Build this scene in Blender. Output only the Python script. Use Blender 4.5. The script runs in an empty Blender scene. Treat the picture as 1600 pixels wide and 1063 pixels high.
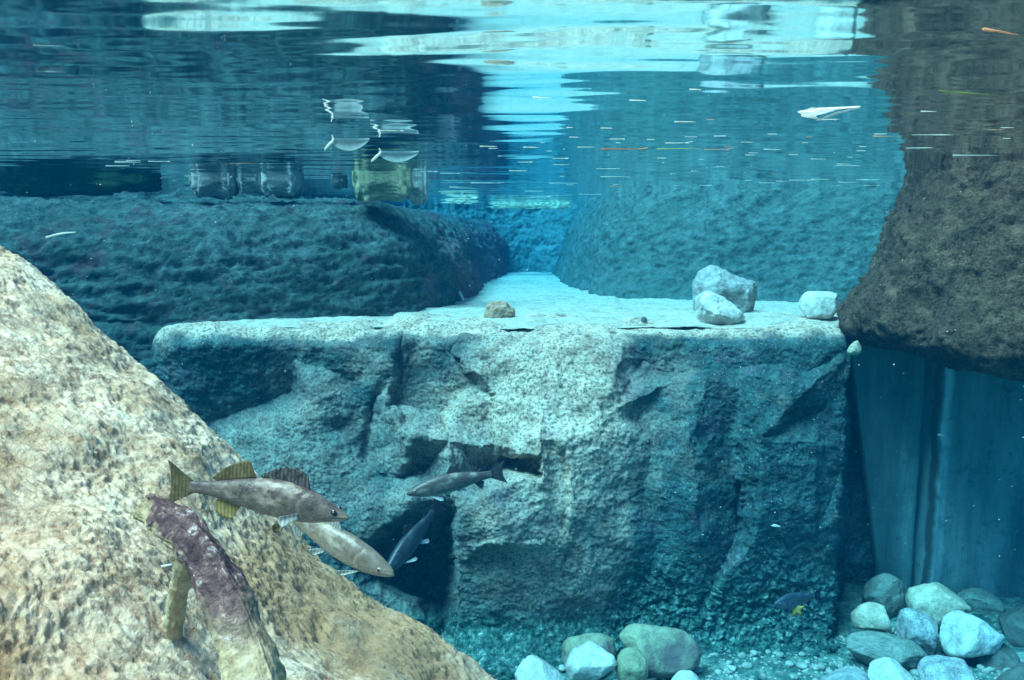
import bpy, bmesh, math, random
import numpy as np
from mathutils import Vector, Matrix

# ------------------------------------------------------------------ camera, sky, sun
S = bpy.context.scene
COL = S.collection
F = 1300.0                                   # focal length in pixels of the 1600 px wide photograph
PITCH = math.atan(166.5 / F)
cam_d = bpy.data.cameras.new("camera")
cam_d.sensor_width = 36.0
cam_d.lens = 36.0 * F / 1600.0
cam_d.clip_start, cam_d.clip_end = 0.05, 500.0
cam = bpy.data.objects.new("camera", cam_d)
cam.rotation_euler = (math.pi / 2 - PITCH, 0, 0)
COL.objects.link(cam)
S.camera = cam

SUN_FROM = Vector((-0.40, -0.30, 0.88)).normalized()
world = bpy.data.worlds.new("World")
S.world = world
world.use_nodes = True
wn = world.node_tree
sky = wn.nodes.new("ShaderNodeTexSky")
sky.sky_type = 'NISHITA'
sky.sun_disc = False
sky.sun_elevation = math.asin(SUN_FROM.z)
sky.sun_rotation = math.atan2(SUN_FROM.x, SUN_FROM.y)
wn.links.new(sky.outputs[0], wn.nodes["Background"].inputs[0])
wn.nodes["Background"].inputs[1].default_value = 0.05

sun_d = bpy.data.lights.new("sun", 'SUN')
sun_d.energy = 1.5
sun_d.angle = math.radians(32)
sun_d.color = (1.0, 0.94, 0.84)
sun = bpy.data.objects.new("sun", sun_d)
sun.rotation_euler = SUN_FROM.to_track_quat('Z', 'Y').to_euler()
COL.objects.link(sun)

S.view_settings.view_transform = 'Standard'
S.view_settings.look = 'None'
S.view_settings.exposure = 2.95
S.view_settings.gamma = 1.0
S.cycles.use_denoising = True
S.cycles.max_bounces = 7
S.cycles.diffuse_bounces = 3
S.cycles.glossy_bounces = 4
S.cycles.transparent_max_bounces = 16
S.cycles.volume_bounces = 1
S.cycles.blur_glossy = 0.5
S.cycles.sample_clamp_indirect = 4.0

Z_SURF, Z_SAND, Z_FLOOR = 0.35, -0.50, -2.12

# ------------------------------------------------------------------ helpers: pixels to places, noise, meshes
CP, SP = math.cos(PITCH), math.sin(PITCH)

def ray(px, py):
    a, b = (px - 800.0) / F, (531.5 - py) / F
    return Vector((a, CP + b * SP, -SP + b * CP))

def P(px, py, D):
    r = ray(px, py)
    return r * (D / r.y)

def PZ(px, py, z):
    r = ray(px, py)
    return r * (z / r.z)

def _hash(ix, iy, iz, seed):
    h = (ix * 374761393 + iy * 668265263 + iz * 2147483647 + seed * 1274126177) & 0xFFFFFFFF
    h = ((h ^ (h >> 13)) * 1274126177) & 0xFFFFFFFF
    h = ((h ^ (h >> 16)) * 2246822519) & 0xFFFFFFFF
    return (h ^ (h >> 15)) & 0xFFFFFFFF

def perlin(p, seed=0):
    p = np.asarray(p, float)
    i = np.floor(p).astype(np.int64)
    f = p - i
    w = f * f * f * (f * (f * 6 - 15) + 10)
    out = 0
    for dx in (0, 1):
        for dy in (0, 1):
            for dz in (0, 1):
                h = _hash(i[..., 0] + dx, i[..., 1] + dy, i[..., 2] + dz, seed)
                gx = (h & 1023) / 511.5 - 1
                gy = ((h >> 10) & 1023) / 511.5 - 1
                gz = ((h >> 20) & 1023) / 511.5 - 1
                d = gx * (f[..., 0] - dx) + gy * (f[..., 1] - dy) + gz * (f[..., 2] - dz)
                wx = w[..., 0] if dx else 1 - w[..., 0]
                wy = w[..., 1] if dy else 1 - w[..., 1]
                wz = w[..., 2] if dz else 1 - w[..., 2]
                out = out + d * wx * wy * wz
    return out

def fbm(p, oct=4, seed=0, gain=0.5, ridged=False):
    p = np.asarray(p, float)
    a, t = 1.0, 0
    for k in range(oct):
        n = perlin(p * (2.03 ** k) + 17.3 * k, seed + k)
        if ridged:
            n = 0.55 - 2.0 * np.abs(n)
        t = t + a * n
        a *= gain
    return t

def sst(a, b, x):
    t = np.clip((x - a) / (b - a), 0, 1)
    return t * t * (3 - 2 * t)

def link(name, me, mat=None, parent=None, smooth=True):
    o = bpy.data.objects.new(name, me)
    COL.objects.link(o)
    if mat:
        me.materials.append(mat)
    if smooth:
        me.polygons.foreach_set("use_smooth", np.ones(len(me.polygons), bool))
    me.update()
    if parent is not None:
        o.parent = parent
    return o

def raw_mesh(name, V, Q):
    """V (n,3), Q (m,4) quads"""
    me = bpy.data.meshes.new(name)
    V = np.ascontiguousarray(V, dtype=np.float32)
    Q = np.ascontiguousarray(Q, dtype=np.int32)
    me.vertices.add(len(V))
    me.vertices.foreach_set("co", V.ravel())
    m, k = Q.shape
    me.loops.add(m * k)
    me.loops.foreach_set("vertex_index", Q.ravel())
    me.polygons.add(m)
    me.polygons.foreach_set("loop_start", np.arange(0, m * k, k, dtype=np.int32))
    me.polygons.foreach_set("loop_total", np.full(m, k, np.int32))
    me.update(calc_edges=True)
    me.validate()
    return me

def grid_quads(n, m, flip=False, wrap=False):
    I = np.arange(n * m).reshape(n, m)
    if wrap:
        I = np.vstack([I, I[:1]])
    a, b, c, d = I[:-1, :-1], I[1:, :-1], I[1:, 1:], I[:-1, 1:]
    q = np.stack([a, b, c, d], -1).reshape(-1, 4)
    return q[:, ::-1] if flip else q

def grid_obj(name, G, mat, flip=False, wrap=False, parent=None):
    n, m = G.shape[:2]
    return link(name, raw_mesh(name, G.reshape(-1, 3), grid_quads(n, m, flip, wrap)), mat, parent)

def grid_normals(G):
    du = np.gradient(G, axis=0)
    dv = np.gradient(G, axis=1)
    n = np.cross(du, dv)
    return n / (np.linalg.norm(n, axis=-1, keepdims=True) + 1e-9)

def smooth_poly(pts, n):
    """Catmull-Rom through pts resampled to n points by length"""
    pts = np.asarray(pts, float)
    p = np.vstack([2 * pts[0] - pts[1], pts, 2 * pts[-1] - pts[-2]])
    out = []
    for i in range(1, len(p) - 2):
        t = np.linspace(0, 1, 24, endpoint=False)[:, None]
        a, b, c, d = p[i - 1], p[i], p[i + 1], p[i + 2]
        out.append(0.5 * ((2 * b) + (-a + c) * t + (2 * a - 5 * b + 4 * c - d) * t ** 2 + (-a + 3 * b - 3 * c + d) * t ** 3))
    out = np.vstack(out + [pts[-1:]])
    L = np.r_[0, np.cumsum(np.linalg.norm(np.diff(out, axis=0), axis=1))]
    s = np.linspace(0, L[-1], n)
    return np.stack([np.interp(s, L, out[:, k]) for k in range(out.shape[1])], -1)

def tag(o, label=None, cat=None, group=None, kind=None):
    if label: o["label"] = label
    if cat: o["category"] = cat
    if group: o["group"] = group
    if kind: o["kind"] = kind
    return o

def empty(name, loc):
    o = bpy.data.objects.new(name, None)
    o.empty_display_size = 0.05
    o.location = loc
    COL.objects.link(o)
    return o

# ------------------------------------------------------------------ materials
class NT:
    def __init__(self, name):
        self.m = bpy.data.materials.new(name)
        self.m.use_nodes = True
        self.t = self.m.node_tree
        self.t.nodes.clear()
        self.out = self.n("ShaderNodeOutputMaterial")
    def n(self, kind, **kw):
        x = self.t.nodes.new(kind)
        for k, v in kw.items():
            setattr(x, k, v)
        return x
    def l(self, a, b):
        self.t.links.new(a, b)
    def coord(self, which="Object", scale=(1, 1, 1), rot=(0, 0, 0)):
        c = self.n("ShaderNodeTexCoord")
        mp = self.n("ShaderNodeMapping")
        mp.inputs["Scale"].default_value = scale
        mp.inputs["Rotation"].default_value = rot
        self.l(c.outputs[which], mp.inputs["Vector"])
        return mp.outputs[0]
    def noise(self, vec, scale, detail=6, rough=0.6, dist=0.0):
        x = self.n("ShaderNodeTexNoise")
        x.inputs["Scale"].default_value = scale
        x.inputs["Detail"].default_value = detail
        x.inputs["Roughness"].default_value = rough
        x.inputs["Distortion"].default_value = dist
        self.l(vec, x.inputs["Vector"])
        return x.outputs["Fac"]
    def voro(self, vec, scale, feature='F1'):
        x = self.n("ShaderNodeTexVoronoi")
        x.feature = feature
        x.inputs["Scale"].default_value = scale
        self.l(vec, x.inputs["Vector"])
        return x.outputs["Distance"]
    def ramp(self, fac, stops):
        x = self.n("ShaderNodeValToRGB")
        e = x.color_ramp.elements
        while len(e) < len(stops):
            e.new(0.5)
        for el, (p, c) in zip(e, stops):
            el.position = p
            el.color = (c[0], c[1], c[2], 1) if hasattr(c, "__len__") else (c, c, c, 1)
        self.l(fac, x.inputs[0])
        return x.outputs["Color"]
    def mix(self, fac, a, b, mode='MIX'):
        x = self.n("ShaderNodeMix")
        x.data_type = 'RGBA'
        x.blend_type = mode
        for v, i in ((fac, 0), (a, 6), (b, 7)):
            if hasattr(v, "is_linked") or hasattr(v, "links"):
                self.l(v, x.inputs[i])
            elif i == 0:
                x.inputs[0].default_value = v
            else:
                x.inputs[i].default_value = (v[0], v[1], v[2], 1)
        return x.outputs[2]
    def math(self, op, a, b=0.0, clamp=False):
        x = self.n("ShaderNodeMath")
        x.operation = op
        x.use_clamp = clamp
        for i, v in enumerate((a, b)):
            if hasattr(v, "links"):
                self.l(v, x.inputs[i])
            else:
                x.inputs[i].default_value = v
        return x.outputs[0]
    def bump(self, height, dist, strength=1.0, normal=None):
        x = self.n("ShaderNodeBump")
        x.inputs["Distance"].default_value = dist
        x.inputs["Strength"].default_value = strength
        self.l(height, x.inputs["Height"])
        if normal is not None:
            self.l(normal, x.inputs["Normal"])
        return x.outputs[0]
    def bsdf(self, color, rough=0.9, normal=None, spec=0.2, alpha=None):
        b = self.n("ShaderNodeBsdfPrincipled")
        if hasattr(color, "links"):
            self.l(color, b.inputs["Base Color"])
        else:
            b.inputs["Base Color"].default_value = (*color, 1)
        if hasattr(rough, "links"):
            self.l(rough, b.inputs["Roughness"])
        else:
            b.inputs["Roughness"].default_value = rough
        b.inputs["Specular IOR Level"].default_value = spec
        if normal is not None:
            self.l(normal, b.inputs["Normal"])
        self.l(b.outputs[0], self.out.inputs["Surface"])
        return b

def rock_mat(name, dark, mid, light, algae=None, algae_amt=0.5, bump=0.02, grain=60, speck=0.0, stain=None, end=None):
    k = NT(name)
    v = k.coord()
    big = k.noise(v, 1.7, 5, 0.6, 0.4)
    med = k.noise(v, 9, 7, 0.65)
    fine = k.noise(v, grain, 6, 0.7)
    c = k.ramp(med, [(0.30, dark), (0.5, mid), (0.70, light)])
    c = k.mix(k.ramp(fine, [(0.35, 0.0), (0.7, 0.75)]), c, light)
    c = k.mix(k.ramp(k.noise(v, grain * 0.45, 4, 0.7), [(0.33, 0.8), (0.5, 0.0)]), c, dark)
    if algae:
        c = k.mix(k.math('MULTIPLY', k.ramp(big, [(0.42, 0.0), (0.62, 1.0)]), algae_amt), c, algae)
    if stain:
        c = k.mix(k.ramp(k.noise(v, 3.3, 5, 0.6, 1.0), [(0.55, 0.0), (0.68, 0.8)]), c, stain)
    if end:
        sp = k.n("ShaderNodeSeparateXYZ"); k.l(v, sp.inputs[0])
        w = k.math('ADD', sp.outputs["X"], k.math('MULTIPLY', k.noise(v, 3.0, 6, 0.7), 1.6))
        c = k.mix(k.ramp(w, [(0.30, 0.0), (0.55, 0.8)]), c, k.ramp(fine, [(0.35, end), (0.65, tuple(x * 2.6 for x in end))]))
    if speck:
        c = k.mix(k.math('MULTIPLY', k.ramp(k.voro(v, 130), [(0.10, 1.0), (0.22, 0.0)]), speck), c, (0.75, 0.75, 0.7))
    h = k.math('ADD', k.math('MULTIPLY', med, 0.9), k.math('MULTIPLY', fine, 0.45))
    k.bsdf(c, 0.92, k.bump(h, bump))
    return k.m

M = {}
def ledge_mat():
    """pale rock painted where the face is lit, algae blue green where it is shaded"""
    k = NT("ledge_rock")
    v = k.coord()
    at = k.n("ShaderNodeAttribute"); at.attribute_name = "pale_lit"
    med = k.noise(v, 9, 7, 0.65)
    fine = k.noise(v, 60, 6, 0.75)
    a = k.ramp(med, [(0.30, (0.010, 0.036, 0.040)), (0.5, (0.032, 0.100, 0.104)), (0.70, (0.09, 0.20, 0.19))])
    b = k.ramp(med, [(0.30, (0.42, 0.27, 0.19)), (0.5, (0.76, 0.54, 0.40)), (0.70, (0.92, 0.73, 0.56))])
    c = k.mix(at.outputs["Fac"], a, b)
    c = k.mix(k.ramp(k.noise(v, 3.3, 5, 0.6, 1.0), [(0.56, 0.0), (0.68, 0.6)]), c, (0.20, 0.13, 0.18))
    c = k.mix(k.ramp(fine, [(0.40, 0.8), (0.52, 0.0)]), c, (0.04, 0.05, 0.05))
    c = k.mix(k.ramp(k.noise(v, 85, 4, 0.7), [(0.58, 0.0), (0.68, 0.6)]), c, (0.45, 0.50, 0.44))
    gv = k.n("ShaderNodeAttribute"); gv.attribute_name = "gravelly"
    g = k.ramp(k.noise(v, 30, 6, 0.75), [(0.36, (0.008, 0.040, 0.036)), (0.5, (0.045, 0.13, 0.11)), (0.60, (0.19, 0.30, 0.25)), (0.68, (0.75, 0.76, 0.68))])
    c = k.mix(gv.outputs["Fac"], c, g)
    h = k.math('ADD', k.math('MULTIPLY', med, 0.6), k.math('MULTIPLY', fine, 0.7))
    k.bsdf(c, 0.92, k.bump(h, 0.022))
    return k.m
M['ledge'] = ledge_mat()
M['left'] = rock_mat("bank_rock_dark", (0.007, 0.016, 0.018), (0.032, 0.062, 0.062), (0.13, 0.19, 0.18), (0.025, 0.055, 0.045), 0.5, 0.04, 34, 0.0, (0.10, 0.045, 0.055), (0.11, 0.05, 0.055))
M['right'] = rock_mat("bank_rock_grey", (0.022, 0.050, 0.050), (0.060, 0.115, 0.11), (0.15, 0.22, 0.205), (0.06, 0.12, 0.10), 0.4, 0.03, 45)
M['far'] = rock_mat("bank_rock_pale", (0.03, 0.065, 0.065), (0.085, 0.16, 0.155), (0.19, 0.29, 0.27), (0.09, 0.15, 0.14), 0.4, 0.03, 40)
M['over'] = rock_mat("overhang_rock", (0.008, 0.004, 0.002), (0.068, 0.034, 0.019), (0.28, 0.165, 0.105), (0.05, 0.035, 0.024), 0.4, 0.05, 75)
M['front'] = rock_mat("beige_rock", (0.20, 0.08, 0.035), (0.76, 0.43, 0.265), (0.98, 0.72, 0.53), (0.42, 0.20, 0.09), 0.85, 0.018, 75, 0.0)

def sand_mat():
    k = NT("pale_sand")
    v = k.coord()
    c = k.ramp(k.noise(v, 40, 6, 0.7), [(0.3, (0.34, 0.29, 0.23)), (0.6, (0.60, 0.52, 0.42))])
    c = k.mix(k.ramp(k.noise(v, 7, 5, 0.7), [(0.50, 0.0), (0.70, 0.7)]), c, (0.27, 0.22, 0.15))
    c = k.mix(k.ramp(k.voro(v, 55), [(0.05, 0.8), (0.14, 0.0)]), c, (0.14, 0.12, 0.10))
    k.bsdf(c, 0.95, k.bump(k.noise(v, 60, 5, 0.7), 0.012))
    return k.m
M['sand'] = sand_mat()

def floor_mat():
    k = NT("algae_gravel")
    v = k.coord()
    c = k.ramp(k.noise(v, 14, 7, 0.7), [(0.32, (0.02, 0.07, 0.06)), (0.5, (0.12, 0.24, 0.20)), (0.68, (0.44, 0.54, 0.44))])
    c = k.mix(k.ramp(k.voro(v, 34), [(0.12, 0.9), (0.3, 0.0)]), c, (0.66, 0.62, 0.5))
    k.bsdf(c, 0.95, k.bump(k.noise(v, 30, 6, 0.75), 0.04))
    return k.m
M['floor'] = floor_mat()

def concrete_mat():
    k = NT("streaked_concrete")
    v = k.coord()
    vs = k.coord(scale=(3.5, 3.5, 0.5))
    st = k.noise(vs, 1.0, 8, 0.7)
    c = k.ramp(st, [(0.30, (0.03, 0.06, 0.058)), (0.50, (0.10, 0.165, 0.155)), (0.66, (0.21, 0.29, 0.27))])
    sp = k.n("ShaderNodeSeparateXYZ"); k.l(v, sp.inputs[0])
    xw = k.math('ADD', sp.outputs["X"], k.math('MULTIPLY', k.math('SUBTRACT', k.noise(v, 5, 4, 0.6), 0.5), 0.06))
    c = k.mix(k.ramp(xw, [(0.045, 0.0), (0.06, 0.8), (0.085, 0.8), (0.12, 0.0)]), c, (0.58, 0.58, 0.52))
    c = k.mix(k.ramp(xw, [(-0.0, 0.0), (0.012, 0.9), (0.03, 0.9), (0.045, 0.0)]), c, (0.05, 0.05, 0.045))
    c = k.mix(k.ramp(k.noise(v, 11, 6, 0.7), [(0.55, 0.0), (0.72, 0.8)]), c, (0.07, 0.07, 0.06))
    c = k.mix(k.ramp(k.noise(v, 120, 2, 0.5), [(0.66, 0.0), (0.72, 0.7)]), c, (0.04, 0.04, 0.04))
    k.bsdf(c, 0.9, k.bump(k.noise(v, 50, 5, 0.6), 0.004))
    return k.m
M['concrete'] = concrete_mat()

def stone_mat(name, base, dark, speck=0.3, vein=0.0, moss=None):
    k = NT(name)
    v = k.coord()
    c = k.ramp(k.noise(v, 14, 8, 0.7, 0.3), [(0.28, dark), (0.55, base), (0.8, tuple(min(1, x * 1.25) for x in base))])
    c = k.mix(k.math('MULTIPLY', k.ramp(k.noise(v, 130, 4, 0.7), [(0.55, 0.0), (0.62, 1.0)]), speck), c, dark)
    c = k.mix(k.ramp(k.noise(v, 8, 6, 0.7, 0.8), [(0.50, 0.0), (0.64, 0.55)]), c, dark)
    if vein:
        c = k.mix(k.math('MULTIPLY', k.ramp(k.noise(k.coord(scale=(1, 1, 4), rot=(0.5, 0.3, 0)), 5, 6, 0.6, 2.0), [(0.46, 0.0), (0.5, 1.0), (0.54, 0.0)]), vein), c, (0.7, 0.68, 0.6))
    if moss:
        c = k.mix(k.ramp(k.noise(v, 4.5, 4, 0.6), [(0.47, 0.0), (0.6, 0.85)]), c, moss)
    h = k.math('ADD', k.noise(v, 30, 6, 0.65), k.math('MULTIPLY', k.noise(v, 110, 4, 0.6), 0.5))
    k.bsdf(c, 0.85, k.bump(h, 0.008), 0.25)
    return k.m
M['st_white'] = stone_mat("pale_stone", (0.64, 0.60, 0.53), (0.27, 0.24, 0.21), 0.5, 0.25)
M['st_cream'] = stone_mat("cream_stone", (0.62, 0.50, 0.36), (0.26, 0.20, 0.13), 0.6, 0.2)
M['st_grey'] = stone_mat("grey_stone", (0.38, 0.37, 0.35), (0.15, 0.14, 0.14), 0.5, 0.3)
M['st_speck'] = stone_mat("speckled_stone", (0.48, 0.46, 0.44), (0.09, 0.085, 0.085), 0.9)
M['st_olive'] = stone_mat("olive_stone", (0.34, 0.33, 0.20), (0.15, 0.14, 0.09), 0.4)
M['st_green'] = stone_mat("green_grey_stone", (0.24, 0.26, 0.21), (0.09, 0.10, 0.08), 0.4, 0.2)
M['st_dark'] = stone_mat("dark_stone", (0.13, 0.14, 0.12), (0.05, 0.05, 0.045), 0.3)
M['st_brown'] = stone_mat("brown_stone", (0.50, 0.25, 0.14), (0.24, 0.11, 0.065), 0.4, 0.4)
M['st_mottled'] = stone_mat("mottled_stone", (0.36, 0.35, 0.22), (0.17, 0.15, 0.11), 0.4, 0.0, (0.13, 0.09, 0.10))

def water_mat():
    k = NT("pool_water")
    fr = k.n("ShaderNodeFresnel")
    fr.inputs["IOR"].default_value = 1.333
    tr = k.n("ShaderNodeBsdfTransparent")
    gl = k.n("ShaderNodeBsdfGlossy")
    gl.inputs["Roughness"].default_value = 0.045
    gl.inputs["Color"].default_value = (1, 1, 1, 1)
    mx = k.n("ShaderNodeMixShader")
    k.l(fr.outputs[0], mx.inputs[0]); k.l(tr.outputs[0], mx.inputs[1]); k.l(gl.outputs[0], mx.inputs[2])
    k.l(mx.outputs[0], k.out.inputs["Surface"])
    ab = k.n("ShaderNodeVolumeAbsorption")
    ab.inputs["Color"].default_value = (0.0, 0.77, 0.97, 1)
    ab.inputs["Density"].default_value = 0.275
    sc = k.n("ShaderNodeVolumeScatter")
    sc.inputs["Color"].default_value = (0.0, 0.46, 1.0, 1)
    sc.inputs["Density"].default_value = 0.012
    sc.inputs["Anisotropy"].default_value = 0.2
    ad = k.n("ShaderNodeAddShader")
    k.l(ab.outputs[0], ad.inputs[0]); k.l(sc.outputs[0], ad.inputs[1])
    k.l(ad.outputs[0], k.out.inputs["Volume"])
    k.m.cycles.homogeneous_volume = True
    return k.m
M['water'] = water_mat()

def simple(name, color, rough=0.6, var=0.25, scale=30, bump=0.002, spec=0.3):
    k = NT(name)
    v = k.coord()
    d = tuple(c * (1 - var) for c in color)
    b = tuple(min(1, c * (1 + var)) for c in color)
    c = k.ramp(k.noise(v, scale, 5, 0.6), [(0.3, d), (0.7, b)])
    k.bsdf(c, rough, k.bump(k.noise(v, scale * 2, 4, 0.6), bump), spec)
    return k.m

def leafy(name, color):
    k = NT(name)
    v = k.coord()
    c = k.ramp(k.noise(v, 90, 4, 0.6), [(0.3, tuple(x * 0.75 for x in color)), (0.7, color)])
    d = k.n("ShaderNodeBsdfDiffuse"); t = k.n("ShaderNodeBsdfTranslucent"); mx = k.n("ShaderNodeMixShader")
    mx.inputs[0].default_value = 0.55
    k.l(c, d.inputs[0]); k.l(c, t.inputs[0])
    k.l(d.outputs[0], mx.inputs[1]); k.l(t.outputs[0], mx.inputs[2])
    k.l(mx.outputs[0], k.out.inputs["Surface"])
    return k.m
M['straw'] = leafy("pale_straw", (1.0, 0.95, 0.86))
M['straw_red'] = leafy("reddish_straw", (0.90, 0.55, 0.35))
M['blade'] = leafy("green_blade", (0.62, 0.66, 0.22))
M['white'] = leafy("white_leaf", (1.0, 0.96, 0.90))
M['bluish'] = leafy("bluish_leaf", (0.35, 0.50, 0.52))
M['yellow'] = leafy("yellow_leaf", (0.95, 0.62, 0.16))
M['algae'] = leafy("floating_algae", (1.0, 0.96, 0.78))

# ------------------------------------------------------------------ water body
def wave_h(X, Y):
    X, Y = np.asarray(X, float), np.asarray(Y, float)
    p = np.stack([X, Y, 0 * X], -1)
    h = 0.0085 * fbm(p * np.array([0.9, 1.5, 1]), 2, 801)
    p2 = p * np.array([1.7, 6.2, 1]); p2[..., 1] += 0.5 * fbm(p * 0.8, 2, 805)
    h = h + 0.0034 * fbm(p2, 3, 811, 0.45) * (0.75 + 0.8 * perlin(p * 0.9, 815))
    for cx, cy, lam, amp, rad in ((2.3, 2.5, 0.22, 0.0007, 1.2), (-0.5, 3.4, 0.24, 0.0003, 1.3)):
        r = np.hypot(X - cx, Y - cy)
        h = h + amp * np.sin(r / lam * 2 * math.pi + 2.5 * perlin(p * 1.7, 821)) * np.exp(-(r / rad) ** 2)
    return h

def build_water():
    """closed body of water: a rippled top sheet, straight sides and a bottom"""
    xs = np.r_[np.linspace(-9, -4.6, 60), np.linspace(-4.5, 4.5, 460), np.linspace(4.6, 9, 60)]
    ys = np.r_[np.linspace(-1.2, 0.78, 50), np.linspace(0.8, 12.0, 640), np.linspace(12.05, 16, 60)]
    X, Y = np.meshgrid(xs, ys, indexing='ij')
    h = wave_h(X, Y)
    h *= np.clip(np.minimum(np.minimum(X + 9, 9 - X), np.minimum(Y + 1.2, 16 - Y)) / 0.5, 0, 1)
    G = np.stack([X, Y, Z_SURF + h], -1)
    n, m = X.shape
    Q = grid_quads(n, m)
    I = np.arange(n * m).reshape(n, m)
    rim = np.concatenate([I[:, 0], I[-1, 1:], I[::-1, -1][1:], I[0, ::-1][1:-1]])
    V = G.reshape(-1, 3)
    low = V[rim].copy(); low[:, 2] = -3.6
    k = np.arange(len(rim)); k2 = np.roll(k, -1)
    side = np.stack([rim[k2], rim[k], len(V) + k, len(V) + k2], -1)
    cen = np.array([[0, 7, -3.6]])
    nb = len(V) + len(rim)
    bot = np.stack([np.full(len(k), nb), np.full(len(k), nb), len(V) + k, len(V) + k2], -1)
    bm_q = np.concatenate([Q, side])
    V = np.concatenate([V, low, cen])
    me = bpy.data.meshes.new("water")
    faces = bm_q.tolist() + [(nb, len(low) * 0 + int(a), int(b)) for a, b in zip(bot[:, 3], bot[:, 2])]
    me.from_pydata(V.tolist(), [], faces)
    o = link("water", me, M['water'])
    sm = np.ones(len(me.polygons), bool); sm[len(Q):] = False
    me.polygons.foreach_set("use_smooth", sm)
    tag(o, kind="structure")
build_water()

# ------------------------------------------------------------------ floor and sand
def build_floor():
    xs, ys = np.linspace(-6, 6, 420), np.linspace(-1.0, 6.0, 330)
    X, Y = np.meshgrid(xs, ys, indexing='ij')
    p = np.stack([X, Y, 0 * X], -1)
    Z = Z_FLOOR + 0.05 * fbm(p * 1.3, 3, 5) + 0.03 * fbm(p * 7, 4, 8, 0.6)
    o = grid_obj("pool_floor", np.stack([X, Y, Z], -1), M['floor'])
    tag(o, kind="structure")
build_floor()

def build_sand():
    xs, ys = np.linspace(-2.6, 3.6, 380), np.linspace(4.62, 12.5, 420)
    X, Y = np.meshgrid(xs, ys, indexing='ij')
    p = np.stack([X, Y, 0 * X], -1)
    Z = Z_SAND + 0.02 * fbm(p * 1.2, 3, 15) + 0.010 * fbm(p * 9, 4, 18, 0.6) + 0.006 * np.sin(Y * 22 + 3 * perlin(p * 1.5, 3))
    Z -= 0.03 * (1 - sst(4.62, 4.85, Y))
    left = np.clip((292 - (800 + X / 4.5 * F)) / 150, 0, 2)
    Y = Y + (0.55 * left ** 2 + 0.12 * left) * (1 - sst(4.7, 6.5, Y))
    Z = Z - 0.14 * left ** 2
    o = grid_obj("sand", np.stack([X, Y, Z], -1), M['sand'])
    tag(o, kind="structure")
build_sand()

# ------------------------------------------------------------------ rock ledge
def g2(u, v, cu, cv, ru, rv, pw=2.0):
    return np.exp(-(np.abs((u - cu) / ru) ** pw + np.abs((v - cv) / rv) ** pw))

def seg(u, v, a, b, w):
    """gaussian ridge along a segment in face pixels"""
    ax, ay = a; bx, by = b
    t = np.clip(((u - ax) * (bx - ax) + (v - ay) * (by - ay)) / ((bx - ax) ** 2 + (by - ay) ** 2), 0, 1)
    d2 = (u - ax - t * (bx - ax)) ** 2 + (v - ay - t * (by - ay)) ** 2
    return np.exp(-d2 / (w * w))

# control points of the fractured faces: (u, v) on the face in pixels, distance out of the base plane in metres
FACE_PTS = [(-80,515,0),(150,515,0),(240,520,0),(300,512,.03),(400,510,.04),(465,512,.04),(620,515,.03),(690,514,.02),(762,515,.05),(900,512,.05),(985,512,.03),(1120,515,.02),(1330,515,.0),(1460,515,0),
 (-80,1000,.3),(100,800,.1),(230,560,.0),(225,700,-.06),(320,668,-.09),(440,614,-.06),(456,560,.0),(300,545,.02),(400,540,.02),
 (400,690,.10),(480,635,.12),(555,596,.08),(582,640,.07),(450,755,.24),(535,745,.21),(566,715,.12),(345,760,.14),(420,880,.32),(520,880,.30),
 (600,600,.10),(622,535,.07),(634,532,.03),(616,634,.03),(640,548,.0),(700,546,.0),(742,532,.02),(690,650,.02),(736,600,.03),(756,530,.06),(748,585,.12),(704,655,.14),
 (598,640,.18),(660,658,.19),(766,676,.17),(640,684,.27),(700,692,.27),(770,704,.24),(612,760,.24),(655,742,.16),(760,738,.14),(588,795,.30),
 (580,740,.20),(600,850,.32),(556,900,.34),
 (776,540,.08),(860,530,.09),(970,530,.08),(772,620,.15),(870,606,.22),(955,590,.20),(772,676,.20),(850,655,.27),(930,655,.27),(962,640,.23),(805,706,.31),(845,692,.37),(882,696,.35),(935,672,.29),
 (975,560,.14),(984,660,.20),(987,800,.28),(988,950,.36),(1002,560,.05),(1006,660,.175),(1008,800,.255),(1008,950,.34),
 (700,790,.42),(706,900,.48),(700,985,.54),(842,742,.40),(846,800,.43),(850,860,.46),(905,760,.37),(935,850,.37),(900,950,.50),(780,862,.54),(760,790,.46),(780,880,.48),(780,975,.58),
 (1015,545,.03),(1060,545,.0),(1112,560,.02),(1050,582,.03),(1105,582,.03),(1048,596,.16),(1106,593,.17),(1060,622,.20),(1160,606,.16),(1022,690,.20),(1090,690,.29),(1152,690,.17),(1160,540,.06),(1140,580,.06),
 (1190,572,.07),(1188,590,.23),(1272,608,.25),(1268,585,.06),(1320,560,.0),(1296,640,.12),(1322,690,.14),(1334,700,.12),(1200,690,.32),(1280,700,.29),(1200,850,.35),(1300,850,.32),(1324,900,.28),(1100,850,.33),(1035,850,.29),(1163,850,.23),
 (200,1010,.5),(560,1010,.46),(700,1010,.54),(850,1010,.54),(985,1010,.40),(1100,1010,.40),(1330,1010,.36),(1460,1010,.3),(1460,700,.1),(-80,1150,.5),(700,1150,.62),(1100,1150,.5),(1460,1150,.4)]

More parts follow.
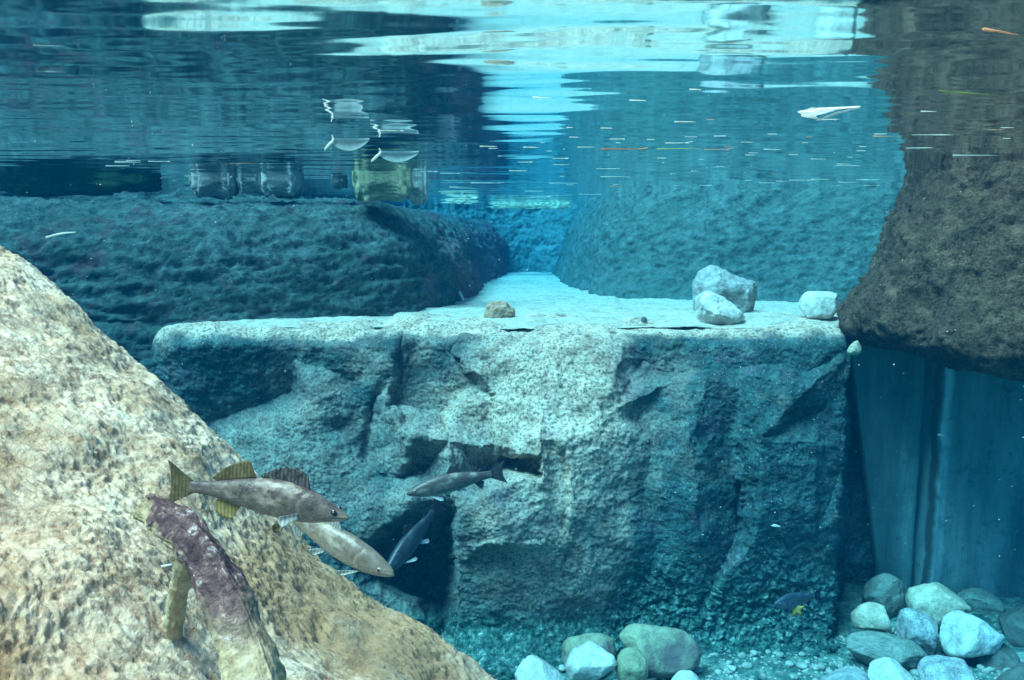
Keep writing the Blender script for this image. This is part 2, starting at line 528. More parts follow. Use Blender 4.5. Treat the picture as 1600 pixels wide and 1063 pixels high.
def face_relief(u, v):
    from mathutils.geometry import delaunay_2d_cdt
    co = [Vector((a, b)) for a, b, c in FACE_PTS]
    vs, es, fs, ov, oe, of = delaunay_2d_cdt(co, [], [], 0, 0.01)
    val = [FACE_PTS[o[0]][2] for o in ov]
    out = np.zeros(u.shape)
    for f in fs:
        (ax, ay), (bx, by), (cx, cy) = [vs[k] for k in f]
        m = (u >= min(ax, bx, cx)) & (u <= max(ax, bx, cx)) & (v >= min(ay, by, cy)) & (v <= max(ay, by, cy))
        uu, vv = u[m], v[m]
        den = (by - cy) * (ax - cx) + (cx - bx) * (ay - cy)
        if abs(den) < 1e-6 or not len(uu):
            continue
        l1 = ((by - cy) * (uu - cx) + (cx - bx) * (vv - cy)) / den
        l2 = ((cy - ay) * (uu - cx) + (ax - cx) * (vv - cy)) / den
        l3 = 1 - l1 - l2
        ok = (l1 >= -1e-6) & (l2 >= -1e-6) & (l3 >= -1e-6)
        w = out[m]
        w[ok] = (l1 * val[f[0]] + l2 * val[f[1]] + l3 * val[f[2]])[ok]
        out[m] = w
    return out

def build_ledge():
    D0 = 4.5
    nu, n1, n2, n3 = 880, 50, 26, 470
    px = np.linspace(-60, 1440, nu)
    x = (px - 800) / F * D0
    R = 0.11
    prof = []                                     # (back, z)
    for t in np.linspace(0, 1, n1, endpoint=False):
        prof.append((0.75 * (1 - t) + R * t, Z_SAND - 0.012))
    for t in np.linspace(0, math.pi / 2, n2, endpoint=False):
        prof.append((R - R * math.sin(t), Z_SAND - 0.012 - R + R * math.cos(t)))
    for t in np.linspace(0, 1, n3):
        prof.append((0.0, Z_SAND - 0.012 - R - t * 2.1))
    prof = np.array(prof)
    X, BK = np.meshgrid(x, prof[:, 0], indexing='ij')
    _, Z = np.meshgrid(x, prof[:, 1], indexing='ij')
    p0 = np.stack([X, Z, 0 * X], -1)
    u = 800 + X / D0 * F + 13 * fbm(p0 * 3.1, 3, 40) + 6 * fbm(p0 * 14, 2, 41)
    v = 365 - Z / D0 * F + 11 * fbm(p0 * 3.1, 3, 50) + 6 * fbm(p0 * 14, 2, 51)
    r = face_relief(np.clip(u, -79, 1459), np.clip(v, 516, 1149))
    r *= 1.0 + 0.40 * (1 - sst(800, 1000, v))
    r += -0.04 * seg(u, v, (597, 590), (565, 720), 10) - 0.05 * g2(u, v, 525, 672, 22, 16) - 0.05 * g2(u, v, 545, 595, 22, 18)
    r += -0.05 * seg(u, v, (628, 522), (606, 640), 7) - 0.025 * seg(u, v, (758, 520), (764, 690), 9)
    r += 0.03 * seg(u, v, (730, 870), (845, 864), 5) - 0.05 * seg(u, v, (1160, 770), (1164, 830), 5)
    # cave
    cu = 640 - 60 * np.clip((v - 800) / 200, 0, 1)
    lft = 690 - 130 * sst(780, 890, v)
    lft = lft + 125 * sst(900, 1010, v)
    lft = lft + 22 * fbm(p0 * 6, 3, 92)
    r += -0.52 * sst(lft - 45, lft + 45, u) * (1 - sst(686, 716, u)) * sst(760, 830, v + 20 * fbm(p0 * 5, 3, 94))
    tri = sst(772, 790, u) * (1 - sst(836, 846, u)) * sst(716, 728, v) * (1 - sst(740, 768, v + 0.35 * (846 - u)))
    r += -0.26 * tri
    r += -0.04 * sst(840, 866, u) * (1 - sst(884, 893, u)) * sst(695, 715, v) * (1 - sst(835, 860, v))
    r += -0.66 * sst(1326, 1344, u)
    # foot of the face runs out over the floor
    r += 0.10 * np.clip((v - 965) / 95, 0, 1.3) ** 2 * sst(690, 760, u) * (1 - 0.8 * sst(1310, 1345, u))
    face = sst(0.75 * 0.3, 0.0, BK)
    facem = np.clip((Z_SAND - 0.012 - Z) / 0.10, 0, 1)
    Y = D0 + BK - r * facem
    X0 = X
    X = X * (1 - r * facem / D0)
    Z = Z * (1 - r * facem / D0)
    left = np.clip((292 - (800 + X / D0 * F)) / 150, 0, 2)
    Y += 0.55 * left ** 2
    Z = Z - 0.14 * left ** 2 * (1 - 0.5 * facem)
    G = np.stack([X, Y, Z], -1)
    Nrm = grid_normals(G)
    Nrm = Nrm * np.sign(np.sum(Nrm * np.array([0, -0.7, 0.7]), -1, keepdims=True) + 1e-6)
    q = G * 1.0
    d = (0.035 + 0.03 * (1 - facem)) * fbm(q * 2.6, 3, 60) + 0.012 * fbm(q * np.array([8, 8, 9]), 4, 66, 0.6) * (0.35 + 0.65 * facem)
    lip = np.exp(-((v - 520) / 22) ** 2)
    d -= lip * 0.07 * np.clip(fbm(q * np.array([4.5, 4.5, 4.5]), 3, 71) - 0.05, 0, 1)
    d += 0.0085 * fbm(q * np.array([30, 30, 34]), 3, 77, 0.75) * (0.3 + 0.7 * facem)
    d += sst(840, 980, v + 25 * fbm(p0 * 4, 2, 91)) * sst(930, 1000, u) * (0.030 * fbm(q * 20, 3, 90, 0.6) + 0.02 * fbm(q * 50, 2, 93))
    G = G + Nrm * d[..., None]
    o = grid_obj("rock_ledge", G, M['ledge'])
    pale_lit = 0.20 + 0.95 * g2(u, v, 860, 640, 125, 190, 2) + 0.35 * g2(u, v, 690, 650, 110, 60) + 0.14 * g2(u, v, 470, 720, 140, 110) + 0.25 * g2(u, v, 840, 880, 150, 120)  # light painted in: lit pillar and bulges pale, right face and hollows darker
    pale_lit -= 0.34 * sst(980, 994, u) - 0.16 * g2(u, v, 1080, 650, 120, 120) - 0.12 * g2(u, v, 1250, 640, 80, 60)
    pale_lit -= 0.25 * g2(u, v, 360, 570, 120, 60) + 0.25 * g2(u, v, 690, 580, 60, 50)
    pale_lit = np.clip(pale_lit + 0.40 * fbm(p0 * 5, 4, 95) + 0.25 * fbm(p0 * 1.9, 3, 99), 0, 1)
    pale_lit = np.maximum(pale_lit, 1.3 * (1 - sst(0.0, 0.8, facem + 0.5 * fbm(p0 * 6, 4, 97))))
    foot = np.clip(sst(820, 990, v + 40 * fbm(p0 * 5, 3, 98)) * sst(940, 1010, u) + sst(960, 1010, v), 0, 1)
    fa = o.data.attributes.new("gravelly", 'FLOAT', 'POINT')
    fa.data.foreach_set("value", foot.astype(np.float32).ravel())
    at = o.data.attributes.new("pale_lit", 'FLOAT', 'POINT')
    at.data.foreach_set("value", np.clip(pale_lit, 0, 1).astype(np.float32).ravel())
    tag(o, "long rough rock ledge dropping from the sandy shelf to the pool floor", "rock ledge")
build_ledge()

# ------------------------------------------------------------------ banks behind the shelf
def sweep_bank(name, path, prof, mat, nu, nv, amp, seed, label, cat, side=1.0, stretch=(1, 1, 1)):
    c = smooth_poly(path, nu)
    t = np.gradient(c, axis=0)
    t /= np.linalg.norm(t, axis=1, keepdims=True)
    nrm = np.stack([t[:, 1], -t[:, 0]], -1) * side      # outward, towards the open water
    pr = smooth_poly(prof, nv)
    G = np.zeros((nu, nv, 3))
    G[..., 0] = c[:, None, 0] + nrm[:, None, 0] * pr[None, :, 0]
    G[..., 1] = c[:, None, 1] + nrm[:, None, 1] * pr[None, :, 0]
    G[..., 2] = pr[None, :, 1]
    N = grid_normals(G)
    N *= np.sign(np.sum(N[..., :2] * nrm[:, None, :], -1, keepdims=True).mean())
    q = G * np.array(stretch)
    d = amp[0] * fbm(q * 1.3, 3, seed) + amp[1] * fbm(q * 5, 4, seed + 7, 0.6, True) + amp[2] * fbm(q * 24, 3, seed + 13, 0.65)
    o = grid_obj(name, G + N * d[..., None], mat)
    tag(o, label, cat)
    return o

sweep_bank("bank_rock", [(-5.5, 3.4), (-3.3, 4.35), (-2.1, 4.75), (-1.21, 4.95), (-0.70, 5.3), (-0.45, 5.9), (-0.33, 6.8), (-0.32, 8.4), (-0.1, 10.4), (0.0, 11.5)],
           [(0.10, -2.3), (0.10, -0.75), (0.02, -0.5), (-0.02, -0.32), (-0.10, -0.1), (-0.26, 0.08), (-0.5, 0.17), (-0.8, 0.20), (-1.25, 0.21), (-1.5, 0.27), (-1.62, 0.5), (-1.7, 1.0)],
           M['left'], 620, 300, (0.07, 0.034, 0.016), 100,
           "dark rounded rock bank lying under water behind the left half of the shelf", "rock bank", 1.0, (1, 1, 2.6))
sweep_bank("bank_rock", [(0.62, 12.0), (0.52, 10.0), (0.55, 8.1), (0.70, 6.9), (1.02, 6.45), (1.5, 6.2), (2.4, 5.95), (3.4, 5.5), (4.6, 4.6), (6, 3.5)],
           [(0.10, -0.75), (0.0, -0.5), (-0.07, -0.3), (-0.16, 0.0), (-0.27, 0.22), (-0.36, 0.36), (-0.5, 0.6), (-0.9, 0.85)],
           M['right'], 560, 170, (0.07, 0.022, 0.014), 200,
           "grey sloping rock bank rising out of the water behind the loose boulders", "rock bank", 1.0, (1, 1, 1.1))
sweep_bank("end_wall", [(-1.2, 10.2), (-0.4, 10.8), (0.2, 11.0), (0.9, 10.6), (1.6, 10.0)],
           [(0.3, -0.75), (0.15, -0.5), (0.0, -0.1), (-0.2, 0.36), (-0.4, 0.9)],
           M['far'], 200, 120, (0.10, 0.04, 0.015), 300,
           "hazy blue rock wall closing the far end of the sandy channel", "rock wall", 1.0)

# ------------------------------------------------------------------ overhanging rock at the right
def build_overhang():
    cx, cy = 3.59, 4.35
    nth, nz = 620, 330
    th = np.linspace(0, 2 * math.pi, nth, endpoint=False)
    zr = smooth_poly([(0.05, -0.58), (0.7, -0.60), (1.10, -0.64), (1.40, -0.655), (1.60, -0.61), (1.72, -0.535), (1.75, -0.45), (1.70, -0.30), (1.62, -0.05), (1.555, 0.15), (1.51, 0.35), (1.5, 0.6), (1.5, 1.0), (0.05, 1.05)], nz)
    TH, RR = np.meshgrid(th, zr[:, 0], indexing='ij')
    ZZ = np.broadcast_to(zr[:, 1], TH.shape)
    G = np.stack([cx + np.cos(TH) * RR, cy + np.sin(TH) * RR * 0.68, ZZ], -1)
    N = np.stack([np.cos(TH), np.sin(TH), 0 * TH], -1)
    zz = np.gradient(zr[:, 0]); dz = np.gradient(zr[:, 1])
    nz_ = -zz / np.sqrt(zz ** 2 + dz ** 2 + 1e-9)
    N[..., 2] = nz_[None]
    N /= np.linalg.norm(N, axis=-1, keepdims=True)
    d = 0.11 * fbm(G * 1.6, 3, 400) + 0.016 * fbm(G * 7, 4, 410, 0.6) + 0.015 * fbm(G * 30, 3, 420, 0.75)
    # round pits, as left by pebbles washed out of the surface
    rng = np.random.RandomState(5)
    pit = np.zeros(TH.shape)
    for k in range(900):
        a, zc, rad = rng.uniform(math.pi * 0.85, math.pi * 1.75), rng.uniform(-0.72, 0.35), rng.uniform(0.008, 0.026)
        j = np.argmin(np.abs(zr[:, 1] - zc) + (np.arange(nz) < 40) * 9)
        c = np.array([cx + math.cos(a) * zr[j, 0], cy + math.sin(a) * zr[j, 0] * 0.68, zr[j, 1]])
        i0 = int(a / (2 * math.pi) * nth)
        sl = (slice(max(0, i0 - 14), i0 + 15), slice(max(0, j - 12), j + 13))
        e = np.linalg.norm(G[sl] - c, axis=-1) / rad
        sign = -1.0 if k % 3 else 0.9
        pit[sl] += sign * 0.016 * np.exp(-e ** 4)
    G = G + N * (d + pit)[..., None]
    o = grid_obj("overhanging_rock", G, M['over'], wrap=True)
    tag(o, "dark pitted brown rock overhanging the concrete wall and breaking the water surface", "rock")
build_overhang()

# ------------------------------------------------------------------ concrete wall under it
def build_wall():
    w = empty("concrete_wall", (2.4, 4.8, Z_FLOOR))
    inv = Matrix.Translation((-2.4, -4.8, -Z_FLOOR))
    a_top, a_bot = P(1326, 520, 4.72), P(1374, 925, 4.72)
    zt, zb = -0.45, -2.25
    nx, nz = 240, 160
    G = np.zeros((nx, nz, 3))
    for j, z in enumerate(np.linspace(zt, zb, nz)):
        xl = a_top.x + (a_bot.x - a_top.x) * (z - a_top.z) / (a_bot.z - a_top.z)
        xs = np.linspace(xl, 4.2, nx)
        G[:, j, 0] = xs
        G[:, j, 2] = z
    G[..., 1] = 4.72 - 0.10 * (G[..., 0] - 1.9)
    G[..., 1] -= 0.012 * fbm(G * 2.5, 3, 500) + 0.003 * fbm(G * 20, 3, 505)
    # rounded rib beside an open joint
    xc = 2.42
    G[..., 1] -= 0.03 * np.exp(-((G[..., 0] - xc - 0.03) / 0.03) ** 2)
    G[..., 1] += 0.06 * np.exp(-((G[..., 0] - xc + 0.045) / 0.014) ** 2)
    G = np.concatenate([G, G[:, -1:] * 1.0], axis=1)
    side = G[:1].copy(); side[..., 1] += 0.12; side[..., 0] += 0.02
    G = np.concatenate([side, G], axis=0)
    o = grid_obj("panel", G - np.array([2.4, 4.8, Z_FLOOR]), M['concrete'], parent=w)
    tag(w, "streaked blue green concrete wall below the overhanging rock", "wall")
build_wall()

# ------------------------------------------------------------------ beige rock in the foreground
def build_front():
    # ridge seen against the water, from upper left to lower right
    ridge_px = [(-420, 250, 3.0), (-200, 300, 2.95), (0, 388, 2.85), (60, 425, 2.8), (140, 492, 2.75), (230, 566, 2.7), (300, 640, 2.62), (355, 705, 2.55), (420, 790, 2.5), (500, 872, 2.45), (600, 950, 2.4), (700, 1018, 2.35), (800, 1090, 2.3), (960, 1190, 2.25), (1150, 1330, 2.2)]
    ridge = np.array([P(*q) for q in ridge_px])
    nu, nv = 640, 560
    rc = smooth_poly(ridge, nu)
    # direction in which the top face falls towards the viewer
    front_px = [(-900, 900, 1.35), (-600, 1000, 1.3), (-350, 1150, 1.2), (-250, 1200, 1.2), (-150, 1250, 1.2), (-80, 1290, 1.2), (0, 1330, 1.2), (70, 1350, 1.2), (140, 1380, 1.2), (240, 1420, 1.2), (350, 1450, 1.2), (480, 1500, 1.25), (600, 1540, 1.3), (760, 1580, 1.35), (900, 1620, 1.4)]
    fr = smooth_poly(np.array([P(*q) for q in front_px]), nu)
    G = np.zeros((nu, nv, 3))
    nb, ne = 90, 60
    for i in range(nu):
        e, f0 = rc[i], fr[i]
        dirv = f0 - e
        back = np.array([e[0] + 0.22, e[1] + 0.35, Z_FLOOR - 0.1])
        ts = np.linspace(0, 1, nb + ne)
        # back side up to the ridge, rounded
        pts = smooth_poly([back, e + np.array([0.12, 0.22, -0.55]), e + np.array([0.045, 0.09, -0.14]), e, e + dirv * 0.10 + np.array([0, 0, 0.035]), e + dirv * 0.45 + np.array([0, 0, 0.07]), f0, f0 + np.array([0, -0.1, -1.2])], nv * 2)
        L = np.linspace(0, 1, nv * 2)
        # spend most rows on the face that is seen
        w = np.where(pts[:, 1] < e[1] + 0.15, 1.0, 0.35) * np.where(pts[:, 2] < f0[2] - 0.02, 0.3, 1.0)
        c = np.r_[0, np.cumsum(w[1:])]
        s = np.interp(np.linspace(0, c[-1], nv), c, L)
        G[i] = np.stack([np.interp(s, L, pts[:, k]) for k in range(3)], -1)
    N = grid_normals(G)
    N *= np.sign((N[..., 2]).mean())
    # coordinates along the grain
    gx = np.array([0.86, 0.1, -0.5]); gx /= np.linalg.norm(gx)
    A = G @ gx
    Bv = G - A[..., None] * gx
    q = G * 1.0
    warp = 0.10 * np.stack([fbm(q * 3, 2, 600), fbm(q * 3, 2, 610), fbm(q * 3, 2, 620)], -1)
    qa = Bv * 26 + gx * (A[..., None] * 9) + warp * 18
    qb = Bv * 52 + gx * (A[..., None] * 15) + warp * 34
    d = 0.085 * fbm(q * 1.4, 3, 630) + 0.022 * fbm(q * 6, 4, 640)
    d += 0.006 * fbm(qa, 3, 650, 0.55, True) + 0.0095 * fbm(qb, 3, 660, 0.6, True) + 0.0042 * fbm(Bv * 100 + gx * (A[..., None] * 26) + warp * 46, 2, 690, 0.6, True)
    holes = np.clip(fbm(Bv * 24 + gx * (A[..., None] * 9) + warp * 16, 2, 670) - 0.20, 0, 1)
    d -= 0.04 * holes
    o = grid_obj("foreground_rock", G + N * d[..., None], M['front'])
    tag(o, "large pale beige rough rock sloping across the lower left foreground", "rock")
    return o
front = build_front()

# ------------------------------------------------------------------ loose stones
_ico = {}
def ico(sub):
    if sub not in _ico:
        bm = bmesh.new()
        bmesh.ops.create_icosphere(bm, subdivisions=sub, radius=1.0)
        _ico[sub] = (np.array([v.co[:] for v in bm.verts]), np.array([[v.index for v in f.verts] for f in bm.faces]))
        bm.free()
    return _ico[sub]

def stone(name, label, box, D, mat, seed, ang=0.5, tilt=0.0, depth=1.0, cuts=(), cat="stone", group=None, sub=5, rough=1.0):
    x0, y0, x1, y1 = box
    c = P((x0 + x1) / 2, (y0 + y1) / 2, D)
    hx, hz = (x1 - x0) / 2 / F * D, (y1 - y0) / 2 / F * D
    hy = depth * (hx + hz) / 2
    V, Q = ico(sub)
    V = V.copy()
    rng = np.random.RandomState(seed)
    # squarish river stone, then soft flats
    V = np.sign(V) * np.abs(V) ** 0.86
    V /= np.abs(V).max(0)
    pl = [(Vector(rng.normal(size=3)).normalized(), rng.uniform(0.62, 0.92)) for _ in range(int(4 + 10 * ang))]
    pl += [(Vector(n).normalized(), dd) for n, dd in cuts]
    for n, dd in pl:
        s = V @ np.array(n)
        ex = np.clip(s - dd, 0, None)
        V -= np.array(n)[None] * (ex * (0.75 + 0.22 * ang))[:, None]
    V /= np.abs(V).max(0)
    U = V / (np.linalg.norm(V, axis=1, keepdims=True) + 1e-9)
    d = 0.10 * fbm(V * 1.3 + seed * 3.1, 3, seed) + rough * (0.03 * fbm(V * 5 + seed, 3, seed + 3) + 0.012 * fbm(V * 15 + seed, 2, seed + 5))
    V = V + U * d[:, None]
    ct, st_ = math.cos(tilt), math.sin(tilt)
    W = V * np.array([hx, hy, hz])
    W = np.stack([W[:, 0] * ct - W[:, 2] * st_, W[:, 1], W[:, 0] * st_ + W[:, 2] * ct], -1)
    # keep the silhouette the size asked for
    W[:, 0] *= hx / np.abs(W[:, 0]).max()
    W[:, 2] *= hz / np.abs(W[:, 2]).max()
    o = link(name, raw_mesh(name, W, Q), mat)
    o.location = c
    tag(o, label, cat, group)
    return o

# on the sandy shelf
def block(label, ring, face, D, mat, seed, back=0.22, ground=None):
    """an angular boulder: the hull of a middle ring, a nearer face and a smaller far side (pixels, metres)"""
    pts = [P(x, y, D) for x, y in ring] + [P(x, y, D + dd) for x, y, dd in face]
    cen = sum((P(x, y, D) for x, y in ring), Vector()) / len(ring)
    pts += [cen + (P(x, y, D) - cen) * 0.72 + Vector((0, back, 0)) for x, y in ring]
    bm = bmesh.new()
    for p in pts:
        bm.verts.new(p - cen)
    r = bmesh.ops.convex_hull(bm, input=bm.verts[:])
    bmesh.ops.delete(bm, geom=[g for g in r["geom_interior"] if isinstance(g, bmesh.types.BMVert)], context='VERTS')
    bmesh.ops.dissolve_limit(bm, angle_limit=math.radians(7), verts=bm.verts[:], edges=bm.edges[:])
    bmesh.ops.bevel(bm, geom=bm.edges[:], offset=0.016, segments=3, profile=0.6, affect='EDGES', clamp_overlap=True)
    bmesh.ops.triangulate(bm, faces=bm.faces[:])
    for k in range(6):
        long_e = [e for e in bm.edges if e.calc_length() > 0.012]
        if not long_e:
            break
        bmesh.ops.subdivide_edges(bm, edges=long_e, cuts=1)
        bmesh.ops.triangulate(bm, faces=bm.faces[:])
    bm.normal_update()
    V = np.array([q.co[:] for q in bm.verts]); N = np.array([q.normal[:] for q in bm.verts])
    d = 0.035 * fbm(V * 5 + seed, 3, seed) + 0.012 * fbm(V * 22 + seed, 3, seed + 2, 0.6)
    V = V + N * d[:, None]
    for q, c in zip(bm.verts, V):
        q.co = c
    me = bpy.data.meshes.new("boulder")
    bm.to_mesh(me); bm.free()
    o = link("boulder", me, mat)
    o.location = cen
    tag(o, label, "boulder")
block("large angular grey boulder standing behind a smaller pale stone on the shelf",
      [(1081, 484), (1083, 447), (1094, 429), (1112, 419), (1134, 424), (1160, 434), (1182, 441), (1184, 462), (1179, 490), (1168, 504), (1095, 508)],
      [(1104, 452, -0.13), (1122, 437, -0.13), (1152, 446, -0.14), (1171, 456, -0.12), (1168, 488, -0.13), (1108, 500, -0.12)], 5.25, M['st_grey'], 3)
block("pale wedge shaped stone leaning in front of the large grey boulder",
      [(1089, 500), (1092, 462), (1104, 455), (1126, 462), (1151, 478), (1168, 497), (1162, 508), (1093, 512)],
      [(1097, 482, -0.10), (1121, 491, -0.13), (1152, 498, -0.09), (1105, 512, -0.04), (1150, 511, -0.04)], 4.78, M['st_white'], 11)
stone("boulder", "pale rounded boulder alone on the sand beside the overhanging rock", (1247, 454, 1317, 509), 4.95, M['st_white'], 17, 0.25, 0.0, 0.9, [((0, -0.4, -0.9), 0.7)], "boulder")
block("small brown stone alone at the middle of the shelf edge",
      [(760, 498), (761, 477), (772, 470), (792, 471), (807, 484), (809, 496), (796, 501), (765, 501)],
      [(768, 482, -0.07), (790, 480, -0.07), (799, 494, -0.06), (768, 498, -0.06)], 4.95, M['st_brown'], 23, 0.10)
stone("pebble", "tan chip of stone under the tip of the overhanging rock", (1324, 532, 1346, 556), 4.35, M['st_cream'], 37, 0.6, 0, 1, (), "pebble", sub=4)
stone("pebble", "small grey pebble wedged between pale boulder and overhanging rock", (1318, 476, 1342, 500), 5.0, M['st_grey'], 29, 0.4, 0, 1, (), "pebble", sub=4)
stone("pebble", "tiny dark pebble standing on the sand near the shelf edge", (1001, 495, 1011, 506), 4.75, M['st_dark'], 31, 0.6, 0, 1, (), "pebble", sub=3)

# cobbles at the lower right
gR = "cobbles piled below the concrete wall"
stone("cobble", "grey speckled cobble at the foot of the ledge, rearmost of its pile", (1340, 893, 1418, 975), 4.45, M['st_green'], 41, 0.3, 0.1, 1, (), "cobble", gR)
stone("cobble", "large cream cobble between the rearmost grey cobble and the flat one by the concrete wall", (1419, 904, 1512, 990), 4.28, M['st_cream'], 43, 0.4, -0.3, 1, (), "cobble", gR)
stone("cobble", "small tan topped cobble left on the long flat cobble", (1331, 940, 1396, 997), 4.12, M['st_cream'], 47, 0.45, -0.1, 1, [((0, -0.5, -0.85), 0.55)], "cobble", gR)
stone("cobble", "black and white speckled cobble in the middle of its pile", (1394, 952, 1474, 1022), 4.05, M['st_speck'], 53, 0.35, -0.35, 1, (), "cobble", gR)
stone("cobble", "grey green flattish cobble lying against the concrete wall", (1486, 920, 1570, 968), 4.5, M['st_green'], 59, 0.5, -0.25, 1.2, (), "cobble", gR)
stone("cobble", "bright white blocky cobble, palest of its pile", (1470, 957, 1570, 1037), 3.95, M['st_white'], 61, 0.5, 0.15, 1, [((0, -0.6, -0.8), 0.6)], "cobble", gR)
stone("cobble", "long flat green grey cobble under the small tan topped cobble", (1316, 990, 1452, 1052), 3.9, M['st_green'], 67, 0.6, -0.18, 0.8, (), "cobble", gR)
stone("cobble", "dark green cobble cut by the right edge of the picture", (1556, 936, 1660, 1030), 4.15, M['st_dark'], 71, 0.4, 0.2, 1, (), "cobble", gR)
stone("cobble", "blue grey cobble at the bottom edge left of the pale peaked cobble", (1280, 1036, 1362, 1110), 3.7, M['st_grey'], 73, 0.4, 0.1, 1, (), "cobble", gR)
stone("cobble", "pale peaked cobble at the bottom below the long flat cobble", (1354, 1028, 1440, 1110), 3.66, M['st_white'], 79, 0.6, 0.0, 1, [((0.6, -0.2, 0.75), 0.5), ((-0.6, -0.2, 0.75), 0.5)], "cobble", gR)
stone("cobble", "mottled brown and grey cobble at the bottom below the white blocky cobble", (1434, 1024, 1542, 1110), 3.62, M['st_speck'], 83, 0.5, 0.05, 1, (), "cobble", gR)
stone("cobble", "dark cobble in the bottom right corner of the picture", (1552, 1036, 1650, 1120), 3.62, M['st_dark'], 89, 0.4, 0.1, 1, (), "cobble", gR)
stone("cobble", "dark shaded cobble wedged under the white blocky cobble", (1520, 1005, 1600, 1060), 3.9, M['st_dark'], 97, 0.5, 0.1, 1, (), "cobble", gR)
# cobbles at the lower middle
gC = "cobbles at the foot of the ledge"
stone("cobble", "pale grey cobble, leftmost at the foot of the ledge", (801, 1022, 888, 1110), 3.55, M['st_white'], 101, 0.5, 0.1, 1, (), "cobble", gC)
stone("cobble", "mottled olive cobble partly hidden behind the white angular cobble", (871, 987, 966, 1050), 3.85, M['st_mottled'], 103, 0.3, 0.1, 1, (), "cobble", gC)
stone("cobble", "white angular cobble with a slanting top at the foot of the ledge", (880, 1003, 968, 1078), 3.6, M['st_white'], 107, 0.7, 0.4, 0.9, (), "cobble", gC)
stone("cobble", "rounded olive yellow cobble right of the white angular cobble", (960, 1012, 1014, 1078), 3.6, M['st_olive'], 109, 0.3, 0, 1, (), "cobble", gC)
stone("cobble", "broad olive cobble with a dark purple patch, largest at the ledge foot", (964, 974, 1098, 1055), 3.82, M['st_mottled'], 113, 0.5, -0.12, 0.9, (), "cobble", gC)
stone("cobble", "white cobble cut by the bottom edge below the broad olive cobble", (1046, 1049, 1098, 1100), 3.5, M['st_white'], 127, 0.4, 0, 1, (), "cobble", gC)
stone("pebble", "small white pebble on the green gravel right of the broad olive cobble", (1130, 1039, 1151, 1051), 3.85, M['st_white'], 131, 0.4, 0, 1, (), "pebble", sub=3)

# stones standing at the waterline on top of the left bank
gW = "stones at the waterline on the left bank"
def wl_stone(label, x0, x1, yb, D, mat, seed, name="waterline_stone", h=0.26, sq=0.27):
    zb = P(400, yb - 6, D).z
    c0, c1 = P(x0, yb, D).x, P(x1, yb, D).x
    V, Q = ico(5)
    V = np.sign(V) * np.abs(V) ** sq
    V = V / np.abs(V).max(0)
    U = V / np.linalg.norm(V, axis=1, keepdims=True)
    V = V + U * (0.28 * fbm(V * np.array([2.2, 1.6, 1.2]) + seed, 3, seed) + 0.13 * fbm(V * 4, 4, seed + 1, 0.65))[:, None]
    W = V * np.array([(c1 - c0) / 2, 0.13, h])
    o = link(name, raw_mesh(name, W, Q), mat)
    o.location = ((c0 + c1) / 2, D + 0.1, zb + h)
    o.rotation_euler = (0, math.radians((seed % 11) - 5) * 0.9, math.radians((seed * 7 % 23) - 11))
    tag(o, label, "stone", gW)
M['wl_pink'] = stone_mat("pinkish_grey_stone", (0.50, 0.42, 0.38), (0.18, 0.15, 0.13), 0.5)
M['wl_pale'] = stone_mat("white_grey_stone", (0.50, 0.47, 0.44), (0.17, 0.16, 0.15), 0.6)
M['wl_green'] = stone_mat("lichen_stone", (0.40, 0.36, 0.22), (0.12, 0.13, 0.07), 0.9)
wl_stone("pinkish grey square stone at the waterline, leftmost of the pale three", 296, 364, 310, 5.45, M['wl_pink'], 151)
wl_stone("narrow grey stone at the waterline between two wider pale stones", 366, 408, 305, 5.5, M['wl_pale'], 157)
wl_stone("whitish square stone at the waterline, right of the narrow grey stone", 410, 468, 309, 5.45, M['wl_pale'], 163)
wl_stone("yellow green lichened long stone at the waterline", 549, 640, 316, 5.4, M['wl_green'], 167)
wl_stone("small grey stone at the waterline against the right end of the yellow green stone", 640, 668, 322, 5.45, M['wl_pale'], 173)
wl_stone("little pale stone alone in the dark gap at the waterline", 515, 535, 296, 5.6, M['wl_pale'], 179)
M['moss'] = simple("dark_moss", (0.008, 0.045, 0.014), 0.9, 0.8, 14, 0.01)
wl_stone("dark green mossy slab at the waterline in the left corner", -60, 262, 306, 5.5, M['moss'], 181, "mossy_slab", sq=0.5)
M['st_black'] = stone_mat("black_stone", (0.05, 0.05, 0.05), (0.02, 0.02, 0.02), 0.3)

